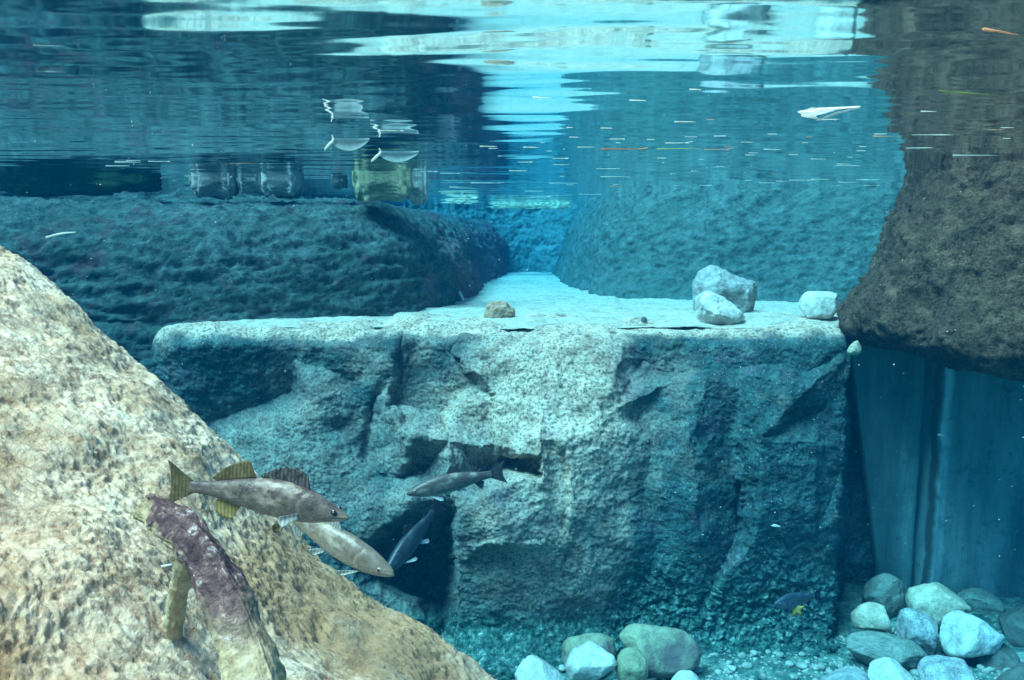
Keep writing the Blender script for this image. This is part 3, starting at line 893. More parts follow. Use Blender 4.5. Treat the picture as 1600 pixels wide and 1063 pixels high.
# ------------------------------------------------------------------ log on the beige rock
def tube(path, radii, nu, nv, seed, amp, flat=1.0, sq=1.0):
    c = smooth_poly(np.c_[np.array(path), np.array(radii)], nu)
    r, c = c[:, 3], c[:, :3]
    t = np.gradient(c, axis=0)
    t /= np.linalg.norm(t, axis=1, keepdims=True)
    up = np.array([0, -1.0, 0.3])
    a = np.cross(t, up); a /= np.linalg.norm(a, axis=1, keepdims=True)
    b = np.cross(a, t)
    th = np.linspace(0, 2 * math.pi, nv, endpoint=False)
    cq = np.sign(np.cos(th + 0.5)) * np.abs(np.cos(th + 0.5)) ** sq
    sq_ = np.sign(np.sin(th + 0.5)) * np.abs(np.sin(th + 0.5)) ** sq
    G = c[None] + r[None, :, None] * (cq[:, None, None] * a[None] + flat * sq_[:, None, None] * b[None])
    Nn = np.cos(th)[:, None, None] * a[None] + np.sin(th)[:, None, None] * b[None]
    q = G * 1.0
    rm = r.max()
    al = np.broadcast_to(np.linspace(0, 1, nu)[None, :] * np.linalg.norm(np.diff(c, axis=0), axis=1).sum(), G.shape[:2])
    fib = np.stack([np.broadcast_to(np.cos(th)[:, None], al.shape) * 3.2, np.broadcast_to(np.sin(th)[:, None], al.shape) * 3.2, al * 9], -1)
    d = amp * rm * (fbm(q / rm * 0.6, 3, seed) + 0.42 * fbm(fib, 4, seed + 4, 0.6) + 0.16 * fbm(q / rm * 5, 2, seed + 6))
    G = G + Nn * d[..., None]
    # close both ends
    s0, s1 = G[:, :1].mean(0, keepdims=True), G[:, -1:].mean(0, keepdims=True)
    G = np.concatenate([np.broadcast_to(s0, G[:, :1].shape), G, np.broadcast_to(s1, G[:, :1].shape)], 1)
    return G

def log_mat():
    k = NT("peeling_bark")
    v = k.coord()
    c = k.ramp(k.noise(v, 26, 7, 0.7, 0.4), [(0.3, (0.24, 0.15, 0.07)), (0.5, (0.52, 0.38, 0.21)), (0.7, (0.72, 0.57, 0.40))])
    n = k.n("ShaderNodeNewGeometry")
    sep = k.n("ShaderNodeSeparateXYZ"); k.l(n.outputs["Normal"], sep.inputs[0])
    # dark purple film of growth: patches along one flank of the log
    tc = k.n("ShaderNodeTexCoord"); sp = k.n("ShaderNodeSeparateXYZ"); k.l(tc.outputs["Object"], sp.inputs[0])
    band = k.math('ADD', k.math('MULTIPLY', sp.outputs["X"], 0.76), k.math('MULTIPLY', sp.outputs["Z"], 0.65))
    band = k.math('ADD', band, k.math('MULTIPLY', k.noise(v, 14, 6, 0.7), 0.16))
    m = k.ramp(band, [(0.058, 0.0), (0.074, 1.0)])
    low = k.ramp(k.math('ADD', sp.outputs["Z"], k.math('ADD', 0.6, k.math('MULTIPLY', k.noise(v, 11, 5, 0.7), 0.2))), [(0.50, 0.2), (0.60, 1.0)])
    m = k.math('MULTIPLY', m, low)
    pc = k.ramp(k.noise(v, 34, 8, 0.75, 0.6), [(0.30, (0.024, 0.009, 0.014)), (0.48, (0.085, 0.036, 0.040)), (0.58, (0.19, 0.10, 0.085)), (0.67, (0.66, 0.52, 0.50))])
    c = k.mix(m, c, pc)
    k.bsdf(c, 0.6, k.bump(k.noise(v, 34, 7, 0.7), 0.012), 0.3)
    return k.m
M['log'] = log_mat()

def build_log():
    base = P(262, 800, 1.49)
    root = empty("log", base)
    off = np.array(base)
    pts = [P(230, 790, 1.50), P(262, 814, 1.48), P(304, 848, 1.44), P(339, 905, 1.41), P(368, 966, 1.37), P(398, 1060, 1.32), P(425, 1160, 1.26)]
    rad = np.array([25, 27, 29, 31, 34, 38, 42]) / F * 1.41
    G = tube(np.array([p[:] for p in pts]) - off, rad, 260, 140, 700, 0.30, 1.0, 0.62)
    grid_obj("trunk", G, M['log'], wrap=True, parent=root)
    pts = [P(296, 862, 1.46), P(284, 905, 1.54), P(274, 955, 1.62), P(266, 1012, 1.68)]
    G = tube(np.array([p[:] for p in pts]) - off, np.array([17, 16, 15, 18]) / F * 1.6, 120, 70, 720, 0.25)
    grid_obj("branch_stub", G, M['log'], wrap=True, parent=root)
    tag(root, "purple and yellow peeling log propped on a stub on the beige rock", "log")
build_log()

# ------------------------------------------------------------------ fish
def fish_mat(name, back, side, belly, mott, gloss=0.4):
    k = NT(name)
    tc = k.n("ShaderNodeTexCoord")
    sp = k.n("ShaderNodeSeparateXYZ"); k.l(tc.outputs["Object"], sp.inputs[0])
    v = k.coord()
    # height inside the body: -1 belly .. +1 back, scaled by the builder to unit length
    z = k.math('ADD', k.math('MULTIPLY', sp.outputs["Z"], 6.0), 0.5)
    z = k.math('ADD', z, k.math('MULTIPLY', k.math('SUBTRACT', k.noise(v, 11, 5, 0.65), 0.5), 0.55))
    c = k.ramp(z, [(0.10, belly), (0.36, side), (0.66, back)])
    c = k.mix(k.math('MULTIPLY', k.ramp(k.noise(k.coord(scale=(1, 1, 0.6)), 17, 6, 0.72), [(0.47, 0.0), (0.60, 1.0)]), mott), c, tuple(0.5 * (x + y) for x, y in zip(back, side)))
    sc = k.voro(k.coord(scale=(1.0, 1.0, 1.5)), 70)
    c = k.mix(k.ramp(sc, [(0.30, 0.0), (0.62, 0.6)]), c, tuple(x * 0.45 for x in side))
    c = k.mix(k.ramp(k.noise(k.coord(scale=(0.7, 1, 1.3)), 8, 4, 0.6), [(0.52, 0.0), (0.70, 0.45)]), c, tuple(min(1, x * 1.2) for x in belly))
    k.bsdf(c, 0.42, k.bump(sc, 0.0004), gloss)
    return k.m

def fin_mat(name, c0, c1):
    k = NT(name)
    v = k.coord()
    c = k.ramp(k.noise(v, 30, 4, 0.6), [(0.35, c0), (0.65, c1)])
    w = k.n("ShaderNodeTexWave"); w.inputs["Scale"].default_value = 16; w.inputs["Distortion"].default_value = 1.2; w.inputs["Detail Scale"].default_value = 6
    k.l(k.coord(scale=(1, 0, 0.25)), w.inputs["Vector"])
    c = k.mix(k.ramp(w.outputs["Fac"], [(0.3, 0.5), (0.7, 0.0)]), c, tuple(x * 0.5 for x in c0))
    d = k.n("ShaderNodeBsdfDiffuse"); t = k.n("ShaderNodeBsdfTranslucent"); mx = k.n("ShaderNodeMixShader")
    mx.inputs[0].default_value = 0.45
    k.l(c, d.inputs[0]); k.l(c, t.inputs[0])
    k.l(d.outputs[0], mx.inputs[1]); k.l(t.outputs[0], mx.inputs[2])
    k.l(mx.outputs[0], k.out.inputs["Surface"])
    return k.m

M['eye_b'] = simple("eye_black", (0.01, 0.01, 0.012), 0.1, 0.1, 20, 0.0, 0.8)
M['eye_ring'] = simple("eye_ring", (0.45, 0.40, 0.30), 0.3, 0.2, 40, 0.0, 0.5)

def fin_mesh(base, tip, n, thick, y0=0.0, splay=0.0, serr=0.0):
    """ray fin between a base polyline and an outer polyline given in (x, z); a thin closed shell with rays"""
    b = smooth_poly(np.array(base, float), n)
    t = smooth_poly(np.array(tip, float), n)
    if serr:
        sgn = (np.abs(((np.arange(n) / (n - 1)) * 9) % 1 - 0.5) * 2)[:, None]
        t = b + (t - b) * (1 - serr * (1 - sgn))
    m = 9
    w = np.linspace(0, 1, m)
    XZ = b[:, None] * (1 - w)[None, :, None] + t[:, None] * w[None, :, None]
    th = thick * (1 - 0.75 * w)[None, :] * (0.55 + 0.45 * np.cos(np.arange(n) * math.pi * 0.66))[:, None]
    yc = y0 + splay * w[None, :] + 0.004 * np.sin(np.linspace(0, 5, n))[:, None] * w[None, :]
    A = np.stack([XZ[..., 0], yc - th, XZ[..., 1]], -1)
    B = np.stack([XZ[..., 0], yc + th, XZ[..., 1]], -1)
    V = np.concatenate([A.reshape(-1, 3), B.reshape(-1, 3)])
    q = grid_quads(n, m)
    Q = np.concatenate([q, q[:, ::-1] + n * m])
    I = np.arange(n * m).reshape(n, m)
    rim = np.concatenate([I[:, 0], I[-1, 1:], I[::-1, -1][1:], I[0, ::-1][1:-1]])
    r2 = np.roll(rim, -1)
    Q = np.concatenate([Q, np.stack([r2, rim, rim + n * m, r2 + n * m], -1)])
    return raw_mesh("fin", V, Q)

def build_fish(label, head, tail, prof, fins, mats, bend=0.0, roll=0.0, eye=(0.075, 0.022, 0.017), sweep=0.0):
    """unit fish: snout at x=0, tail end at x=-1, z up; prof rows (s, top, bottom, halfwidth)"""
    H, T = P(*head), P(*tail)
    ax = (H - T); L = ax.length; ax.normalize()
    up = Vector((0, 0, 1)); up = (up - ax * up.dot(ax)).normalized()
    yv = up.cross(ax)
    R = Matrix((ax, yv, up)).transposed().to_4x4() @ Matrix.Rotation(roll, 4, 'X')
    root = empty("fish", (0, 0, 0))
    root.matrix_world = Matrix.Translation(H) @ R @ Matrix.Scale(L, 4)
    def bendx(V):
        V = np.array(V, float)
        s = -V[..., 0]
        V[..., 1] += bend * (np.clip(s - 0.3, 0, 1)) ** 2
        V[..., 2] += sweep * (s * (1 - s)) * 4
        return V
    pr = smooth_poly(np.array(prof, float), 90)
    th = np.linspace(0, 2 * math.pi, 48, endpoint=False)
    c, s = np.cos(th), np.sin(th)
    G = np.zeros((48, 90, 3))
    mid = (pr[:, 1] + pr[:, 2]) / 2
    hh = (pr[:, 1] - pr[:, 2]) / 2
    G[..., 0] = -pr[None, :, 0]
    G[..., 1] = np.sign(c)[:, None] * (np.abs(c)[:, None] ** 0.9) * pr[None, :, 3]
    G[..., 2] = mid[None] + s[:, None] * hh[None]
    # gill cover edge and mouth line pressed into the skin
    gs = 0.205 + 0.05 * (1 - ((G[..., 2] - mid) / (hh + 1e-6)) ** 2)
    xx = -G[..., 0]
    gill = np.exp(-((xx - gs) / 0.008) ** 2)
    G[..., 1] *= 1 - 0.14 * gill + 0.06 * np.exp(-((xx - gs + 0.025) / 0.02) ** 2)
    mline = np.exp(-((G[..., 2] - (mid - 0.35 * hh)) / 0.0035) ** 2) * (1 - sst(0.06, 0.085, xx))
    G[..., 1] *= 1 - 0.25 * mline
    e0 = np.broadcast_to(G[:, :1].mean(0, keepdims=True), G[:, :1].shape)
    e1 = np.broadcast_to(G[:, -1:].mean(0, keepdims=True), G[:, :1].shape)
    G = np.concatenate([e0, G, e1], 1)
    grid_obj("body", bendx(G), mats['body'], wrap=True, parent=root)
    for nm, base, tip, n, thick, y0, splay, serr in fins:
        me = fin_mesh(base, tip, n, thick, y0, splay, serr)
        V = np.zeros(len(me.vertices) * 3, np.float32)
        me.vertices.foreach_get("co", V)
        me.vertices.foreach_set("co", bendx(V.reshape(-1, 3)).astype(np.float32).ravel())
        link(nm, me, mats.get(nm, mats['fin']), root)
    ex, ez, er = eye
    wy = np.interp(ex, pr[:, 0], pr[:, 3])
    for sgn in (-1, 1):
        V, Q = ico(3)
        W = bendx(V * er * np.array([1, 0.55, 1]) + np.array([-ex, sgn * wy * 0.86, ez]))
        e = link("eye", raw_mesh("eye", W, Q), mats.get('eyering', M['eye_ring']), root)
        W = bendx(V * er * 0.66 * np.array([1, 0.7, 1]) + np.array([-ex + 0.001, sgn * (wy * 0.86 + er * 0.30), ez]))
        link("pupil", raw_mesh("pupil", W, Q), M['eye_b'], e)
    tag(root, label, "fish")
    return root

walleye = [(0.0, -0.010, -0.020, 0.006), (0.02, 0.006, -0.030, 0.018), (0.06, 0.022, -0.045, 0.032), (0.12, 0.045, -0.064, 0.045), (0.20, 0.074, -0.086, 0.056), (0.30, 0.092, -0.098, 0.062), (0.40, 0.094, -0.096, 0.060), (0.52, 0.078, -0.082, 0.052), (0.64, 0.056, -0.060, 0.038), (0.74, 0.036, -0.040, 0.025), (0.82, 0.028, -0.032, 0.016), (0.86, 0.030, -0.034, 0.010)]
wfins = [
    ("spiny_dorsal_fin", [(-0.205, 0.070), (-0.30, 0.088), (-0.40, 0.090), (-0.46, 0.085)], [(-0.225, 0.155), (-0.29, 0.175), (-0.40, 0.150), (-0.475, 0.098)], 37, 0.0022, 0, 0, 0.14),
    ("soft_dorsal_fin", [(-0.50, 0.078), (-0.58, 0.066), (-0.66, 0.050), (-0.715, 0.040)], [(-0.535, 0.168), (-0.60, 0.148), (-0.68, 0.108), (-0.735, 0.058)], 31, 0.0020, 0, 0, 0),
    ("tail_fin", [(-0.845, 0.032), (-0.85, 0.010), (-0.85, -0.012), (-0.845, -0.036)], [(-0.985, 0.140), (-0.968, 0.050), (-0.968, -0.035), (-1.01, -0.115)], 35, 0.0024, 0, 0, 0),
    ("anal_fin", [(-0.575, -0.070), (-0.62, -0.062), (-0.67, -0.052), (-0.70, -0.046)], [(-0.63, -0.150), (-0.68, -0.145), (-0.715, -0.115), (-0.73, -0.070)], 25, 0.0020, 0, 0, 0),
    ("pelvic_fin", [(-0.30, -0.090), (-0.32, -0.092), (-0.34, -0.093)], [(-0.345, -0.155), (-0.375, -0.165), (-0.385, -0.130)], 19, 0.0020, -0.018, -0.02, 0),
    ("pelvic_fin", [(-0.30, -0.090), (-0.32, -0.092), (-0.34, -0.093)], [(-0.345, -0.150), (-0.375, -0.155), (-0.385, -0.120)], 19, 0.0020, 0.018, 0.03, 0),
    ("pectoral_fin", [(-0.235, -0.030), (-0.24, -0.045), (-0.24, -0.060)], [(-0.32, -0.055), (-0.325, -0.085), (-0.30, -0.105)], 17, 0.0020, -0.056, -0.035, 0),
    ("pectoral_fin", [(-0.235, -0.030), (-0.24, -0.045), (-0.24, -0.060)], [(-0.32, -0.055), (-0.325, -0.085), (-0.30, -0.105)], 17, 0.0020, 0.056, 0.035, 0),
]
trout = [(0.0, -0.006, -0.016, 0.005), (0.02, 0.014, -0.030, 0.020), (0.07, 0.036, -0.052, 0.038), (0.14, 0.058, -0.074, 0.052), (0.22, 0.076, -0.090, 0.060), (0.34, 0.090, -0.100, 0.062), (0.46, 0.086, -0.096, 0.056), (0.58, 0.070, -0.080, 0.044), (0.70, 0.048, -0.056, 0.030), (0.79, 0.036, -0.040, 0.018), (0.85, 0.036, -0.038, 0.010)]
tfins = [
    ("dorsal_fin", [(-0.40, 0.085), (-0.46, 0.082), (-0.53, 0.074)], [(-0.455, 0.165), (-0.50, 0.155), (-0.56, 0.092)], 25, 0.0022, 0, 0, 0),
    ("adipose_fin", [(-0.70, 0.045), (-0.72, 0.042), (-0.74, 0.038)], [(-0.735, 0.070), (-0.75, 0.068), (-0.758, 0.050)], 9, 0.0030, 0, 0, 0),
    ("tail_fin", [(-0.835, 0.036), (-0.84, 0.012), (-0.84, -0.014), (-0.835, -0.038)], [(-1.0, 0.120), (-0.965, 0.040), (-0.965, -0.040), (-1.0, -0.120)], 35, 0.0024, 0, 0, 0),
    ("anal_fin", [(-0.66, -0.060), (-0.70, -0.054), (-0.74, -0.046)], [(-0.715, -0.125), (-0.745, -0.115), (-0.77, -0.062)], 21, 0.0020, 0, 0, 0),
    ("pelvic_fin", [(-0.48, -0.090), (-0.50, -0.089), (-0.52, -0.086)], [(-0.545, -0.145), (-0.575, -0.150), (-0.585, -0.118)], 15, 0.0020, -0.022, -0.025, 0),
    ("pelvic_fin", [(-0.48, -0.090), (-0.50, -0.089), (-0.52, -0.086)], [(-0.545, -0.145), (-0.575, -0.150), (-0.585, -0.118)], 15, 0.0020, 0.022, 0.025, 0),
    ("pectoral_fin", [(-0.205, -0.072), (-0.22, -0.080), (-0.235, -0.084)], [(-0.30, -0.135), (-0.335, -0.140), (-0.335, -0.112)], 17, 0.0020, -0.038, -0.045, 0),
    ("pectoral_fin", [(-0.205, -0.072), (-0.22, -0.080), (-0.235, -0.084)], [(-0.30, -0.135), (-0.335, -0.140), (-0.335, -0.112)], 17, 0.0020, 0.038, 0.045, 0),
]
mw = dict(body=fish_mat("walleye_skin", (0.040, 0.024, 0.028), (0.27, 0.19, 0.145), (0.66, 0.50, 0.37), 0.95, 0.3), fin=fin_mat("walleye_fin", (0.16, 0.11, 0.05), (0.34, 0.25, 0.12)),
          spiny_dorsal_fin=fin_mat("walleye_spines", (0.04, 0.035, 0.04), (0.26, 0.23, 0.20)), anal_fin=fin_mat("walleye_anal_fin", (0.5, 0.36, 0.13), (0.75, 0.58, 0.26)), eyering=M['eye_b'], pectoral_fin=fin_mat("pale_fin", (0.5, 0.47, 0.42), (0.85, 0.82, 0.76)))
build_fish("brown mottled walleye type fish with a spiny fan shaped back fin above the log", (545, 806, 1.62), (262, 757, 1.72), walleye, wfins, mw, bend=-0.05, sweep=0.03, eye=(0.066, 0.004, 0.0165))
mp = dict(body=fish_mat("silver_skin", (0.12, 0.085, 0.07), (0.38, 0.28, 0.20), (0.70, 0.56, 0.43), 0.7, 0.3), fin=fin_mat("silver_fin", (0.45, 0.43, 0.40), (0.70, 0.66, 0.60)))
build_fish("pale silver fish pointing down to the right, partly behind the mottled fish", (616, 897, 1.85), (415, 783, 2.02), trout, tfins, mp, bend=0.04, roll=0.12, eye=(0.085, 0.004, 0.0135))
mt = dict(body=fish_mat("trout_skin", (0.075, 0.055, 0.048), (0.19, 0.14, 0.115), (0.50, 0.42, 0.35), 0.5), fin=fin_mat("trout_fin", (0.10, 0.09, 0.09), (0.22, 0.19, 0.18)), pectoral_fin=fin_mat("white_edged_fin", (0.5, 0.5, 0.5), (0.8, 0.8, 0.8)), pelvic_fin=fin_mat("white_pelvic_fin", (0.5, 0.5, 0.5), (0.8, 0.8, 0.8)))
build_fish("slim grey brown fish facing left in front of the ledge notch", (635, 771, 3.25), (792, 738, 3.35), trout, tfins, mt, bend=-0.03, sweep=0.02, eye=(0.08, 0.008, 0.013))
md = dict(body=fish_mat("dark_skin", (0.018, 0.024, 0.034), (0.035, 0.045, 0.06), (0.09, 0.10, 0.12), 0.3), fin=fin_mat("dark_fin", (0.05, 0.05, 0.06), (0.12, 0.12, 0.13)), pectoral_fin=mt['pectoral_fin'], pelvic_fin=mt['pelvic_fin'])
build_fish("dark blue fish diving down to the left in front of the dark cave", (600, 897, 3.2), (692, 783, 3.5), trout, tfins, md, bend=-0.05, roll=0.25, eye=(0.08, 0.008, 0.012))
deep = [(s, t * 1.5, b * 1.6, w * 1.2) for s, t, b, w in trout]
dfins = [(n, [(x, z * 1.5) for x, z in b], [(x, z * (1.35 if 'tail' not in n else 1.2)) for x, z in t], k, th, y0, sp, se) for n, b, t, k, th, y0, sp, se in tfins if n != "adipose_fin"]
mb = dict(body=fish_mat("blue_skin", (0.030, 0.045, 0.065), (0.05, 0.07, 0.095), (0.14, 0.16, 0.18), 0.2), fin=fin_mat("blue_fin", (0.03, 0.045, 0.06), (0.06, 0.08, 0.10)))
build_fish("small deep bodied blue fish facing left above the yellow leaf", (1209, 944, 3.92), (1283, 928, 4.02), deep, dfins, mb, bend=0.03, eye=(0.09, 0.012, 0.014))

# ------------------------------------------------------------------ small floating things
ZD = Z_SURF - 0.006
rng = random.Random(4)

def sliver_mesh(L, w, forks=0, curve=0.0, seed=0):
    """a slightly bent straw lying along x, with a fork of thin stalks at its right end"""
    bm = bmesh.new()
    def strand(pts, r0, r1):
        rings = []
        n = len(pts)
        for i, p in enumerate(pts):
            r = r0 + (r1 - r0) * i / (n - 1)
            d = Vector(pts[min(i + 1, n - 1)]) - Vector(pts[max(i - 1, 0)])
            d.normalize()
            s = d.cross(Vector((0, 0, 1))).normalized()
            rings.append([bm.verts.new(Vector(p) + s * (r * math.cos(a)) + Vector((0, 0, 0.5 * r * math.sin(a)))) for a in [k * math.pi / 3 for k in range(6)]])
        for a, b in zip(rings, rings[1:]):
            for k in range(6):
                bm.faces.new((a[k], a[(k + 1) % 6], b[(k + 1) % 6], b[k]))
        bm.faces.new(rings[0][::-1]); bm.faces.new(rings[-1])
    q = random.Random(seed)
    pts = [(L * (t - 0.5), curve * L * (4 * t * (1 - t)) + q.uniform(-0.010, 0.010) * L, 0) for t in [0, 0.2, 0.4, 0.6, 0.8, 1.0]]
    strand(pts, w * q.uniform(0.35, 0.55), w * q.uniform(0.08, 0.3))
    for k in range(forks):
        s = 1 if k % 2 == 0 else -1
        b = L * 0.5 - 0.02 * L * (k // 2)
        l = L * q.uniform(0.18, 0.34)
        strand([(b, 0, 0), (b + l * 0.55, s * l * 0.8, 0), (b + l, s * l * 1.6, 0)], w * 0.22, w * 0.12)
    me = bpy.data.meshes.new("straw")
    bm.to_mesh(me); bm.free()
    return me

def floating(name, label, cat, group, px, py, plen, pw, mat, forks=0, curve=0.0, ang=0.0, seed=0):
    """lies flat under the surface; ang is its turn on the water, length as it shows across"""
    c = PZ(px, py, Z_SURF)
    c.z = Z_SURF + float(wave_h(np.array([c.x]), np.array([c.y]))[0]) - 0.0006
    L = plen / F * c.y
    w = max(pw / F * c.y, 0.002)
    o = link(name, sliver_mesh(L, w, forks, curve, seed), M[mat], smooth=True)
    o.location = c
    o.rotation_euler = (0, 0, ang)
    tag(o, label, cat, group)
    return o

# distinct ones
def flat_shape(name, label, cat, outline, px, py, wpx, mat, thick=0.002, ang=0.0, z=None, depth=1.0, D=None, stand=False):
    c = P(px, py, D) if D else PZ(px, py, Z_SURF)
    if not D:
        c.z = Z_SURF + float(wave_h(np.array([c.x]), np.array([c.y]))[0]) - 0.002
    s = wpx / F * c.y
    pts = smooth_poly(np.array(outline + outline[:1], float), 60)[:-1]
    bm = bmesh.new()
    cen = pts.mean(0)
    lay = []
    for sg in (-1, 1):
        ring = [bm.verts.new((p[0] * s, p[1] * s * depth, sg * thick * 0.3)) for p in pts]
        mid = [bm.verts.new((((p - cen) * 0.5 + cen)[0] * s, ((p - cen) * 0.5 + cen)[1] * s * depth, sg * thick + 0.05 * s * math.sin(3 * p[0]))) for p in pts]
        ce = bm.verts.new((cen[0] * s, cen[1] * s * depth, sg * thick * 1.1 + 0.01 * s))
        n = len(pts)
        for i in range(n):
            j = (i + 1) % n
            fs = [(ring[i], ring[j], mid[j], mid[i]), (mid[i], mid[j], ce)]
            for f in fs:
                bm.faces.new(f if sg > 0 else f[::-1])
        lay.append(ring)
    n = len(pts)
    for i in range(n):
        j = (i + 1) % n
        bm.faces.new((lay[0][i], lay[0][j], lay[1][j], lay[1][i]))
    me = bpy.data.meshes.new(name)
    bm.to_mesh(me); bm.free()
    o = link(name, me, M[mat])
    o.location = c
    o.rotation_euler = (math.radians(80) if stand else 0, 0, ang)
    tag(o, label, cat)
    return o

flat_shape("leaf", "white blunt ended leaf floating near the overhanging rock, largest of the floating bits", "leaf",
           [(-0.5, -0.06), (-0.28, -0.10), (-0.22, -0.22), (0.2, -0.34), (0.5, -0.40), (0.46, 0.0), (0.5, 0.42), (0.2, 0.36), (-0.2, 0.22), (-0.28, 0.06), (-0.5, 0.0)], 1280, 177, 68, 'white', ang=0.1, depth=2.2)
floating("grass_blade", "long green and yellow blade of grass floating in front of the overhanging rock", "grass blade", None, 1515, 144, 122, 4, 'blade', curve=0.03, ang=0.35, seed=1)
floating("twig", "orange white stick floating in the upper right corner", "twig", None, 1565, 48, 80, 6, 'straw_red', ang=0.45, seed=2)
floating("twig", "small forked twig just under the white leaf", "twig", None, 1297, 187, 26, 3, 'straw', forks=2, ang=math.pi - 0.1, seed=3)
floating("twig", "long pinkish stick with a fork at its right end, over the right bank", "twig", None, 968, 234, 56, 5, 'straw_red', forks=3, ang=0.02, seed=4)
floating("twig", "white three pronged twig floating over the middle channel", "twig", None, 818, 253, 18, 2, 'straw', forks=2, seed=5)
floating("twig", "three pronged twig near the foot of the overhanging rock waterline", "twig", None, 1358, 290, 16, 2, 'straw', forks=4, seed=6)
floating("twig", "thin long grass stalk with a side shoot right of the pinkish stick", "twig", None, 1055, 233, 56, 2, 'blade', forks=1, ang=-0.2, seed=7)
floating("twig", "white spear tipped stalk floating in the shade of the overhanging rock", "twig", None, 1525, 243, 70, 3, 'straw', ang=0.0, seed=8)
floating("twig", "white stalk across the waterline of the overhanging rock", "twig", None, 1457, 210, 66, 3, 'straw', ang=0.1, seed=9)
floating("twig", "curved white twig drifting in front of the dark left bank", "twig", None, 200, 253, 40, 3, 'straw', ang=0, seed=10)
floating("leaf", "thin white pointed leaf lying on the water at the far left", "leaf", None, 184, 259, 36, 4, 'white', curve=0.02, seed=12)
# plain straws, nothing tells them apart
gS = "pale straws floating under the water surface"
spots = [(850,154,36),(997,157,26),(1070,190,32),(1110,187,12),(897,214,14),(915,231,26),(948,200,18),(962,217,18),(1055,223,30),(1080,213,20),(1117,234,32),(1125,212,18),(1167,222,18),(1172,242,14),(1207,234,26),(1206,208,12),(1376,208,18),(1383,212,36),(1325,259,40),(1319,256,22),(1348,230,10),(1278,248,22),(1437,232,40),(1451,175,24),(1553,203,16),(1574,200,20),(1573,217,10),(877,257,26),(873,248,18),(950,265,36),(957,276,36),(962,291,20),(922,304,34),(926,311,10),(968,311,30),(880,286,44),(1100,290,16),(1013,306,12),(1027,306,12),(1197,286,20),(1247,281,28),(1282,280,28),(1327,284,34),(1350,281,26),(1382,291,8),(1210,272,10),(1034,248,14),(810,267,28),(763,229,26),(756,287,40),(700,300,30),(610,205,30),(380,255,44),(300,275,22),(246,252,26),(205,250,14),(830,231,24),(890,199,10),(1085,140,16),(1265,214,8),(700,272,24),(720,293,36),(835,300,30),(668,268,22),(840,308,26),(1240,241,14),(1138,230,10)]
for i, (x, y, w) in enumerate(spots):
    floating("straw", "short pale straw floating just under the water surface", "straw", gS, x, y, w, rng.uniform(1.6, 3.4), 'straw_red' if i % 7 == 3 else 'straw', rng.choice([0, 0, 0, 1, 2]), rng.uniform(-0.07, 0.07), rng.uniform(-0.12, 0.12) + (0.3 if i % 9 == 0 else 0), 20 + i)
for i in range(26):
    x, y = rng.uniform(760, 1420), rng.uniform(215, 308)
    floating("straw", "short pale straw floating just under the water surface", "straw", gS, x, y, rng.uniform(5, 15), rng.uniform(1.4, 2.6), 'straw', rng.choice([0, 0, 1]), rng.uniform(-0.1, 0.1), rng.uniform(-0.6, 0.6), 120 + i)

def scum(label, x0, x1, py, n, seed):
    """a raft of algae and straw floating at the far waterline"""
    q = random.Random(seed)
    bm = bmesh.new()
    c = PZ((x0 + x1) / 2, py, ZD)
    W = (x1 - x0) / F * c.y
    for k in range(n):
        t = Vector((q.uniform(-0.5, 0.5) * W, q.gauss(0, 0.10), q.uniform(-0.05, 0.004)))
        l, w, a = q.uniform(0.02, 0.10), q.uniform(0.004, 0.014), q.gauss(0, 0.5)
        m = Matrix.Translation(t) @ Matrix.Rotation(a, 4, 'Z') @ Matrix.Diagonal((l, w, w * 0.6, 1))
        bmesh.ops.create_icosphere(bm, subdivisions=1, radius=1.0, matrix=m)
    me = bpy.data.meshes.new("floating_algae")
    bm.to_mesh(me); bm.free()
    o = link("floating_algae", me, M['algae'])
    o.location = c
    tag(o, label, "algae")
scum("yellowish raft of algae and straw floating across the mouth of the channel", 772, 888, 319.0, 330, 5)
scum("small raft of pale straws floating at the tip of the dark left bank", 700, 742, 309, 40, 6)

# two curled pale things hanging from the surface at the left
def curled(label, px, py, wpx, hpx, seed):
    D = 0.35 * F / (365 - py) * 0.93
    c = P(px, py, D)
    root = empty("curled_leaf", c)
    s = wpx / F * D
    h = hpx / F * D
    n, m = 40, 16
    u, v = np.linspace(0, 1, n), np.linspace(0, 1, m)
    U, Vv = np.meshgrid(u, v, indexing='ij')
    dep = h * np.sin(math.pi * np.clip(U * 0.9 + 0.08, 0, 1)) ** 0.7
    G = np.stack([(U - 0.3) * s, 0.06 * np.sin(Vv * 3) * s - 0.03 * s * Vv, -dep * Vv], -1)
    B = G + np.array([0, 0.006, 0])
    V = np.concatenate([G.reshape(-1, 3), B.reshape(-1, 3)])
    q = grid_quads(n, m)
    link("blade", raw_mesh("blade", V, np.concatenate([q, q[:, ::-1] + n * m])), M['bluish'], root)
    pts = [(-0.28 * s, 0, 0.25 * h), (-0.24 * s, 0, -0.1 * h), (-0.33 * s, -0.01, -0.5 * h), (-0.44 * s, -0.01, -0.85 * h), (-0.47 * s, 0, -1.0 * h)]
    G = tube(np.array(pts), np.array([0.012, 0.022, 0.034, 0.024, 0.008]) * s, 40, 14, seed, 0.1)
    grid_obj("stem", G, M['white'], wrap=True, parent=root)
    tag(root, label, "leaf")
curled("bluish curled leaf with a white stem hanging from the surface, lower of two", 610, 236, 62, 17, 3)
curled("bluish curled leaf with a thin white stem hanging from the surface, higher of two", 535, 216, 58, 19, 4)

